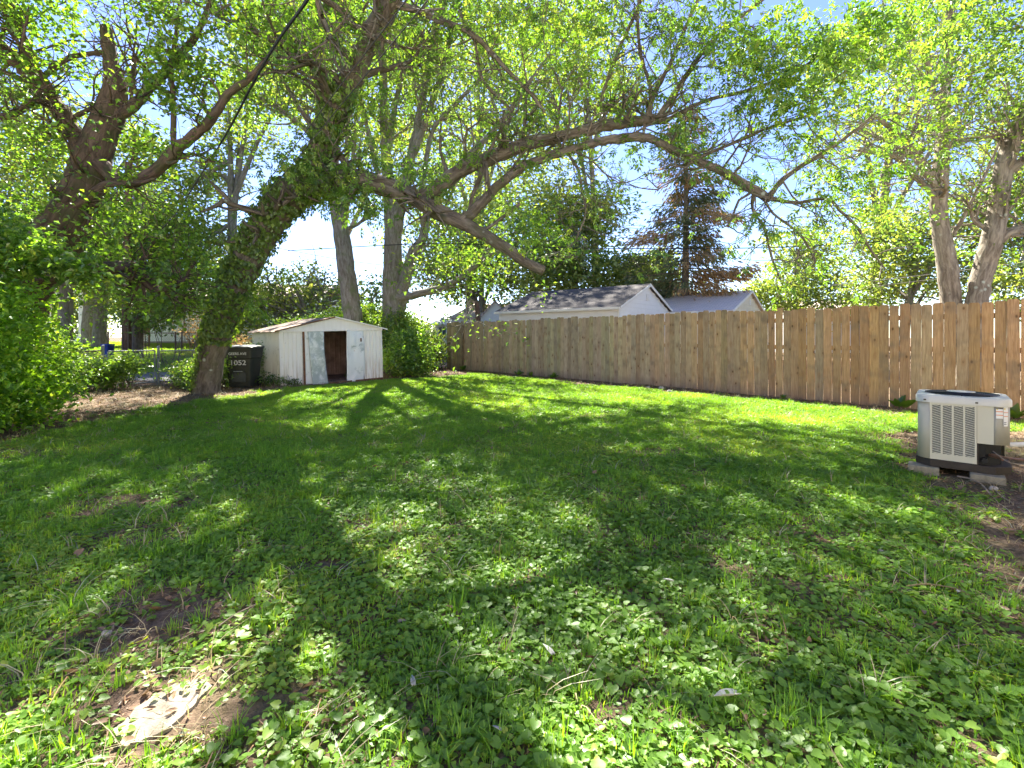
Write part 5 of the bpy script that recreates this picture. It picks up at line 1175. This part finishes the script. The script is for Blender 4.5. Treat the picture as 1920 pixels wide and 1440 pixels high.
def violet_clump(k, n, rad, s0, s1, h):
    b = PB()
    for i in range(n):
        r = rad*math.sqrt(rs.random()); a = rs.uniform(0, 6.28); L = rs.uniform(s0, s1); z = rs.uniform(.25, 1)*h*(1-.4*r/rad); az = a-math.pi/2+rs.gauss(0, .7)
        v, f = heart(L, rs.uniform(.02, .12)); v = rot_to(v, az, rs.gauss(-.22, .28), rs.gauss(0, .22)); v += np.array([r*math.cos(a), r*math.sin(a), z]); b.add(v, f, rs.random())
        if rad > .05: b.blade(r*.3*math.cos(a), r*.3*math.sin(a), z*1.02+.002, .0022, a, .8*min(1.2, r*.6/(z+.01)), .3)
    return b.obj('violet_clump', M['violet'])
def tuft(k, n, rad, L0, L1, w_, mat, lean=(.1, .9)):
    b = PB()
    for i in range(n):
        r = rad*math.sqrt(rs.random()); a = rs.uniform(0, 6.28); b.blade(r*math.cos(a), r*math.sin(a), rs.uniform(L0, L1), w_*rs.uniform(.7, 1.3), a+rs.gauss(0, .9), rs.uniform(*lean), rs.random())
    return b.obj('grass_tuft', mat)
violets = [violet_clump(k, 17, .085, .020, .043, .055) for k in range(5)]
small = [violet_clump(k, 34, .10, .011, .022, .03) for k in range(3)]
tufts = [tuft(k, 30, .05, .05, .12, .0042, M['blade']) for k in range(5)]
turf = [tuft(k, 70, .15, .025, .06, .0055, M['blade'], (.2, 1.1)) for k in range(4)]
mixed = [violet_clump(k, 46, .17, .018, .034, .045) for k in range(4)]
straws = [tuft(k, 7, .06, .05, .15, .0035, M['straw'], (.7, 1.8)) for k in range(3)]
def litter(k):
    b = PB()
    for i in range(9):
        v, f = heart(rs.uniform(.012, .035), .15); v[:, 0] *= rs.uniform(.3, .8); v = rot_to(v, rs.uniform(0, 6.28), rs.gauss(0, .35), rs.gauss(0, .5)); v += np.array([rs.uniform(-.13, .13), rs.uniform(-.13, .13), .008]); b.add(v, f, rs.random())
    for i in range(4): b.blade(rs.uniform(-.1, .1), rs.uniform(-.1, .1), rs.uniform(.03, .09), .003, rs.uniform(0, 6.28), 2.2, rs.random())
    return b.obj('dry_litter', M['litter'])
M['litter'] = leaf_mat('dry_litter', (.11, .065, .04), (.26, .17, .105), (1, 1, .8), .2, .03, True)
litters = [litter(k) for k in range(4)]
EDGE = [(4.75, 6.4), (4.25, 5.2), (3.5, 3.9), (3.05, 3.1), (2.4, 2.15), (2.1, 1.4), (1.9, .8)]
def spot(x, y, cx, cy_, r, s=1.0): return np.exp(-(((x-cx)/r)**2+((y-cy_)/(r*s))**2)**1.5)
def cover(x, y):
    """1 where the lawn is closed, 0 where the soil is bare"""
    n = fbm(x*1.3, y*1.3, 40); n2 = fbm(x*5, y*5, 41); c = np.ones_like(x)
    c *= sstep(.55, 1.25, fdist(x, y)+(n-.5)*1.0)
    ex = np.interp(y, [p[1] for p in EDGE][::-1], [p[0] for p in EDGE][::-1]); c *= sstep(.25, -.45, x-ex+(n2-.5)*1.1)*(y < 6.4)+(y >= 6.4)*1.0
    lx = np.interp(y, [0, 3, 4.5, 5.5, 6.7, 8.2, 10, 11.5], [-6, -5.6, -5.1, -5.7, -6.2, -6.2, -5.9, -5.4]); c *= sstep(-.35, .5, x-lx+(n2-.5)*1.4)
    yl = np.interp(x, [-9, -6.3, -5.4, -3.7, -2.6, -1.5, 0], [10.3, 10.9, 11.8, 13.8, 14.9, 15.6, 30]); c *= sstep(-.1, .7, yl-y+(n2-.5)*1.2)
    for cx, cy_, r, k in ((-1.57, 2.12, .34, .95), (-1.16, 1.64, .25, 1.1), (-2.96, 3.6, .3, .8), (-1.72, 1.86, .16, .7), (-.85, 1.48, .12, .7), (.30, 1.60, .10, .9), (.55, 2.2, .12, .5), (.05, 2.5, .13, .6), (2.05, 3.0, .35, .6), (-5.0, 5.2, .5, .6), (-2.3, 3.0, .25, .6), (-4.4, 3.8, .4, .5), (1.2, 2.05, .13, .5), (-.6, 1.35, .12, .6), (-.35, 2.9, .12, .5), (1.4, 1.55, .12, .4)):
        c *= 1-k*spot(x, y, cx, cy_, r*1.15, .8)
    c *= (.55+.45*sstep(.28, .42, n2))*(.7+.3*sstep(.36, .5, n))
    return np.clip(c, 0, 1)
def grassy(x, y):
    n = fbm(x*.8, y*.8, 60); n2 = fbm(x*3.2, y*3.2, 61)
    return np.clip(.25+.55*sstep(-.8, -3.2, x+(n-.5)*2)+.25*sstep(.5, .68, n2)+.35*sstep(5.5, 9, y)-.25*sstep(1, 3, x)*sstep(6, 3, y), 0, 1)
def grid(sp, y0, y1, mx=1.6):
    ys = np.arange(y0, y1, sp); out = []
    for y in ys:
        hw = y*1.09+mx; xs = np.arange(-hw, hw, sp); out.append(np.stack([xs, np.full(len(xs), y)], 1))
    g_ = np.concatenate(out); return g_+rng.uniform(-.55, .55, g_.shape)*sp
def scatter(name, label, cat, items):
    """items: list of (list of source objects, xy array, scale array, tint array)"""
    srcs = []; pos = []; var = []; scl = []; tin = []; rot = []
    for so_, xy, s_, t_ in items:
        b0 = len(srcs); srcs += so_; n = len(xy); pos.append(np.stack([xy[:, 0], xy[:, 1], gz(xy[:, 0], xy[:, 1])], 1)); var.append(rng.integers(0, len(so_), n)+b0)
        scl.append(s_); tin.append(t_); rot.append(np.stack([rng.normal(size=n)*.06, rng.normal(size=n)*.06, rng.uniform(0, 6.28, n)], 1))
    pos = np.concatenate(pos); me = bpy.data.meshes.new(name); me.vertices.add(len(pos)); me.vertices.foreach_set('co', pos.astype(np.float32).ravel())
    for k, a in (('scl', np.concatenate(scl)), ('tint', np.concatenate(tin))): me.attributes.new(k, 'FLOAT', 'POINT').data.foreach_set('value', a.astype(np.float32))
    me.attributes.new('var', 'INT', 'POINT').data.foreach_set('value', np.concatenate(var).astype(np.int32)); me.attributes.new('rot', 'FLOAT_VECTOR', 'POINT').data.foreach_set('vector', np.concatenate(rot).astype(np.float32).ravel())
    o = link(bpy.data.objects.new(name, me)); ng = bpy.data.node_groups.new(name, 'GeometryNodeTree')
    ng.interface.new_socket('Geometry', in_out='INPUT', socket_type='NodeSocketGeometry'); ng.interface.new_socket('Geometry', in_out='OUTPUT', socket_type='NodeSocketGeometry')
    gi = ng.nodes.new('NodeGroupInput'); go = ng.nodes.new('NodeGroupOutput'); J = ng.nodes.new('GeometryNodeJoinGeometry'); ln = ng.links.new
    def na(nm, ty): q = ng.nodes.new('GeometryNodeInputNamedAttribute'); q.data_type = ty; q.inputs['Name'].default_value = nm; return [s for s in q.outputs if s.name == 'Attribute' and s.enabled][0]
    av, asl, ar = na('var', 'INT'), na('scl', 'FLOAT'), na('rot', 'FLOAT_VECTOR')
    e2r = ng.nodes.new('FunctionNodeEulerToRotation'); ln(ar, e2r.inputs[0])
    for i, s_ in enumerate(srcs):
        oi = ng.nodes.new('GeometryNodeObjectInfo'); oi.inputs['Object'].default_value = s_
        cmp_ = ng.nodes.new('FunctionNodeCompare'); cmp_.data_type = 'INT'; cmp_.operation = 'EQUAL'; ln(av, cmp_.inputs[2]); cmp_.inputs[3].default_value = i
        ip = ng.nodes.new('GeometryNodeInstanceOnPoints'); ln(gi.outputs[0], ip.inputs['Points']); ln(cmp_.outputs[0], ip.inputs['Selection']); ln(oi.outputs['Geometry'], ip.inputs['Instance']); ln(e2r.outputs[0], ip.inputs['Rotation']); ln(asl, ip.inputs['Scale'])
        ln(ip.outputs[0], J.inputs[0])
    ln(J.outputs[0], go.inputs[0]); md = o.modifiers.new('scatter', 'NODES'); md.node_group = ng
    print(name, len(pos)); return tag(o, label, cat, kind='stuff')
def pick(g_, p): return g_[rng.random(len(g_)) < p]
def tint(xy, a=.0): return np.clip(.45+(fbm(xy[:, 0]*1.1, xy[:, 1]*1.1, 70)-.5)*1.1+rng.normal(size=len(xy))*.13+a, 0, 1)
g1 = grid(.058, .7, 5.0); c = cover(g1[:, 0], g1[:, 1]); v1 = pick(g1, c*(1-.62*grassy(g1[:, 0], g1[:, 1])))
g1b = grid(.085, 5.0, 9.0); c = cover(g1b[:, 0], g1b[:, 1]); v1b = pick(g1b, c*(1-.8*grassy(g1b[:, 0], g1b[:, 1]))*.7)
g2 = grid(.075, .7, 6.0); c = cover(g2[:, 0], g2[:, 1]); s2 = pick(g2, c*.5+.02)
g3 = grid(.13, 5.5, 16); c = cover(g3[:, 0], g3[:, 1]); m3 = pick(g3, c*.55)
scatter('violet_ground_cover', 'low heart leaved weeds spreading through the lawn', 'ground cover', [
    (violets, v1, rng.uniform(.5, 1.02, len(v1))*(.75+.45*fbm(v1[:, 0]*2, v1[:, 1]*2, 77)), tint(v1)), (violets, v1b, rng.uniform(.6, 1.0, len(v1b)), tint(v1b, .08)), (small, s2, rng.uniform(.7, 1.3, len(s2)), tint(s2, .1)), (mixed, m3, rng.uniform(.6, 1.0, len(m3)), tint(m3, .12))])
g4 = grid(.06, .7, 5.5); c = cover(g4[:, 0], g4[:, 1]); gr = grassy(g4[:, 0], g4[:, 1]); t4 = pick(g4, c*(.10+.62*gr**1.5))
g5 = grid(.11, .8, 17); c = cover(g5[:, 0], g5[:, 1]); t5 = pick(g5, np.clip(c*1.1, 0, 1)*(.35+.65*sstep(3, 7, g5[:, 1])))
g5c = grid(.11, 6, 15); c = cover(g5c[:, 0], g5c[:, 1]); t5c = pick(g5c, c*.5)
g5b = grid(.3, 17.6, 31, 4); g5b = g5b[(g5b[:, 0] < -8)]
scatter('lawn_grass', 'soft green grass blades of the lawn', 'grass', [
    (tufts, t4, rng.uniform(.4, .9, len(t4)), tint(t4, .12)), (turf, t5, rng.uniform(.7, 1.2, len(t5)), tint(t5, .12)), (tufts, t5c, rng.uniform(.45, 1.0, len(t5c)), tint(t5c, .15)), (turf, g5b, rng.uniform(1.6, 2.4, len(g5b)), tint(g5b, .4))])
g6 = grid(.16, .8, 13); g6 = pick(g6, .16+.3*(1-cover(g6[:, 0], g6[:, 1]))); g7 = grid(.15, 1, 20); c = cover(g7[:, 0], g7[:, 1]); g7 = g7[(rng.random(len(g7)) < (1-c)*.9+.03) & (fdist(g7[:, 0], g7[:, 1]) > .05)]
scatter('dry_leaf_litter', 'dry brown leaves and straw lying on the bare soil', 'leaf litter', [(straws, g6, rng.uniform(.6, 1.2, len(g6)), tint(g6)), (litters, g7, rng.uniform(.8, 1.5, len(g7)), tint(g7))])

# ============================================================ small things on the ground
def rock(name, label, x, y, r, mat, flat=.6, group=None, seed=0):
    nl, nm = 8, 12; v = []; z0 = float(gz(x, y))
    for i in range(nl+1):
        ph = math.pi*i/nl
        for j in range(nm):
            a = 2*math.pi*j/nm; q = 1+.35*(vnoise(math.cos(a)*2+ph*1.4+seed, math.sin(a)*2+5, seed)-.5)*2*.6
            v.append((r*q*math.sin(ph)*math.cos(a), r*q*math.sin(ph)*math.sin(a)*.8, r*flat*math.cos(ph)*q))
    f = [(i*nm+j, (i+1)*nm+j, (i+1)*nm+(j+1) % nm, i*nm+(j+1) % nm) for i in range(nl) for j in range(nm)]
    o = MB().poly(v, f).build(name, mat, None, True); o.location = (x, y, z0+r*flat*.35); return tag(o, label, 'stone', group)
def gpt(px, py): d = EYE*F/(py-HY); return (px-HX)/F*d, d
for (px, py, r, lab, mt) in ((1863, 919, .032, 'pale round stone on the bare soil before the air conditioner', 'pebble'), (1650, 1036, .022, 'small grey round stone among the weeds below the air conditioner', 'pebble'),
        (1240, 731, .07, 'pale broken stone at the foot of the wooden fence', 'concrete'), (1216, 729, .05, 'small buff stone at the foot of the wooden fence', 'concrete'), (200, 1192, .02, 'white pebble beside the upper bare patch', 'pebble'), (1000, 1010, .008, 'tiny grey pebble hidden in the lawn centre', 'pebble'), (1255, 737, .06, 'flat tan stone near the fence foot', 'concrete')):
    X, Y = gpt(px, py); rock('stone', lab, X, Y, r, M[mt], .7, 'loose stones', int(px))
# the flat half-buried slab in the foreground
X, Y = gpt(310, 1330); n = 40; nr = 10; v = [(0, 0, .013)]; 
for i in range(1, nr+1):
    for k in range(n):
        a = 2*math.pi*k/n; rad = .098*(1+.22*math.cos(2*a-2.5)+.5*(fbm(math.cos(a)*2.1+9, math.sin(a)*2.1+4, 3, 3)-.5))*i/nr
        x_, y_ = rad*math.cos(a)*1.2, rad*math.sin(a)*1.35; v.append((x_, y_, .008+.014*(fbm(x_*24, y_*24, 3, 3)-.5)-(.05 if i == nr else 0)))
f = [(0, 1+k, 1+(k+1) % n) for k in range(n)]+[(1+i*n+k, 1+(i+1)*n+k, 1+(i+1)*n+(k+1) % n, 1+i*n+(k+1) % n) for i in range(nr-1) for k in range(n)]
o = MB().poly(v, f).build('flat_stone', M['stone'], None, True); o.location = (X, Y, float(gz(X, Y))); tag(o, 'flat pale stone slab half buried in the foreground soil', 'stone')
def stick(name, label, pts, r, mat='twig', cat='twig', group=None):
    Q = []
    for px, py, h in pts:
        X, Y = gpt(px, py); Q.append((X, Y, float(gz(X, Y))+h))
    return tag(MB().tube(crom(np.array(Q), 4), r, 6).build(name, M[mat], None, True), label, cat, group)
stick('fallen_branch', 'long curved stick on the soil in front of the air conditioner', [(1795, 896, .015), (1820, 902, .02), (1840, 912, .015), (1858, 930, .012)], .007, group='fallen sticks')
stick('fallen_branch', 'thin stick beside the pale round stone', [(1866, 922, .012), (1880, 935, .015), (1900, 948, .01)], .004, group='fallen sticks')
stick('fallen_branch', 'short pale stick on the foreground soil right by the slab', [(410, 1190, .03), (440, 1170, .035), (480, 1150, .04)], .003, group='fallen sticks')
stick('dry_stalk', 'bleached stalk lying across the lawn weeds', [(1700, 1120, .05), (1740, 1118, .06), (1790, 1125, .055), (1810, 1131, .05)], .003, 'straw', 'stalk', 'dry stalks')
for (px, py, L_, a, lab) in ((1382, 1320, .10, 1.9, 'long pale feather like leaf in the foreground weeds'), (1800, 1122, .05, 2.2, 'pale torn leaf among weeds toward the dirt edge'), (1036, 1245, .06, .6, 'narrow pale leaf standing in the middle foreground'), (775, 1303, .045, .3, 'curled pale leaf in the lower foreground'), (940, 1392, .03, 1.2, 'small pale leaf scrap at the bottom foreground'), (1262, 1105, .05, 1.5, 'upright pale leaf beyond the bare patch')):
    X, Y = gpt(px, py); h, f_ = heart(L_, .10); h[:, 0] *= .4; h = rot_to(h, a, .25, .2); n_ = len(h)
    o = MB().poly(h, f_.tolist()).build('fallen_leaf', M['feather'], None, True); o.location = (X, Y, float(gz(X, Y))+.038); s_ = o.modifiers.new('t', 'SOLIDIFY'); s_.thickness = .001; tag(o, lab, 'leaf', 'pale fallen leaves')
# grass stalk bunches
for (px, py, lab) in ((745, 1000, 'tuft of tall pale seed stalks in the middle of the lawn'), (830, 975, 'tall thin seed stalk tuft farther up the lawn'), (930, 1045, 'short bleached stalk tuft right of the tall one'), (1205, 945, 'leaning straw tuft in the lawn'), (735, 905, 'sparse straw tuft near the lawn centre')):
    X, Y = gpt(px, py); b_ = PB()
    for i in range(9): b_.blade(rs.gauss(0, .02), rs.gauss(0, .02), rs.uniform(.08, .17), .005, rs.uniform(0, 6.28), rs.uniform(.1, .8), rs.random())
    o = link(b_.obj('stalk_tuft', M['straw'])); o.location = (X, Y, float(gz(X, Y))); tag(o, lab, 'grass tuft', 'straw coloured tufts')
# dock plants by the fence
def dock(label, x, y, n, L, mat='leaf_dark'):
    lv = Leaves(); z = float(gz(x, y)); root = tag(empty('dock_plant', (x, y, z)), label, 'weed', 'broad leaved weeds along the fence')
    b_ = PB()
    for i in range(n):
        a = rs.uniform(0, 6.28); el = rs.uniform(.5, 1.35); v, f = heart(L*rs.uniform(.6, 1.1), .06); v[:, 0] *= .62; v[:, 1] += L*.25; v = rot_to(v, a, el, rs.gauss(0, .2)); v[:, 2] = np.maximum(v[:, 2], .005); b_.add(v, f, rs.random()); b_.blade(0, 0, L*.5, .012, a+math.pi/2, .4, .3)
    o = b_.obj('leaves', M[mat]); link(o, root); o['kind'] = 'stuff'
for (px, py, dd, lab, n, L) in ((1690, 768, .16, 'upright dock leaves at the fence foot just behind the air conditioner', 9, .26), (1903, 790, .3, 'dark broad leaved weed past the air conditioner edge', 9, .22), (880, 690, .3, 'leafy weed by the batten near the far fence end', 12, .2), (985, 706, .3, 'low weed at the fence under the beige roofed house', 12, .18), (1050, 712, .3, 'low weed at the fence under the dark garage eave', 12, .18), (1010, 709, .35, 'spreading weed between two low weeds at the fence', 10, .15), (1480, 752, .3, 'short weed at the fence beneath the warm boards', 8, .1)):
    t_ = ((px-HX)/F); # intersect view ray with the fence line, then step towards the lawn
    s_ = (t_*FA[1]-FA[0])/(FD[0]-t_*FD[1]); q = FA+FD*s_+FN*dd; dock(lab, q[0], q[1], n, L)
print('total leaves', NLEAF)
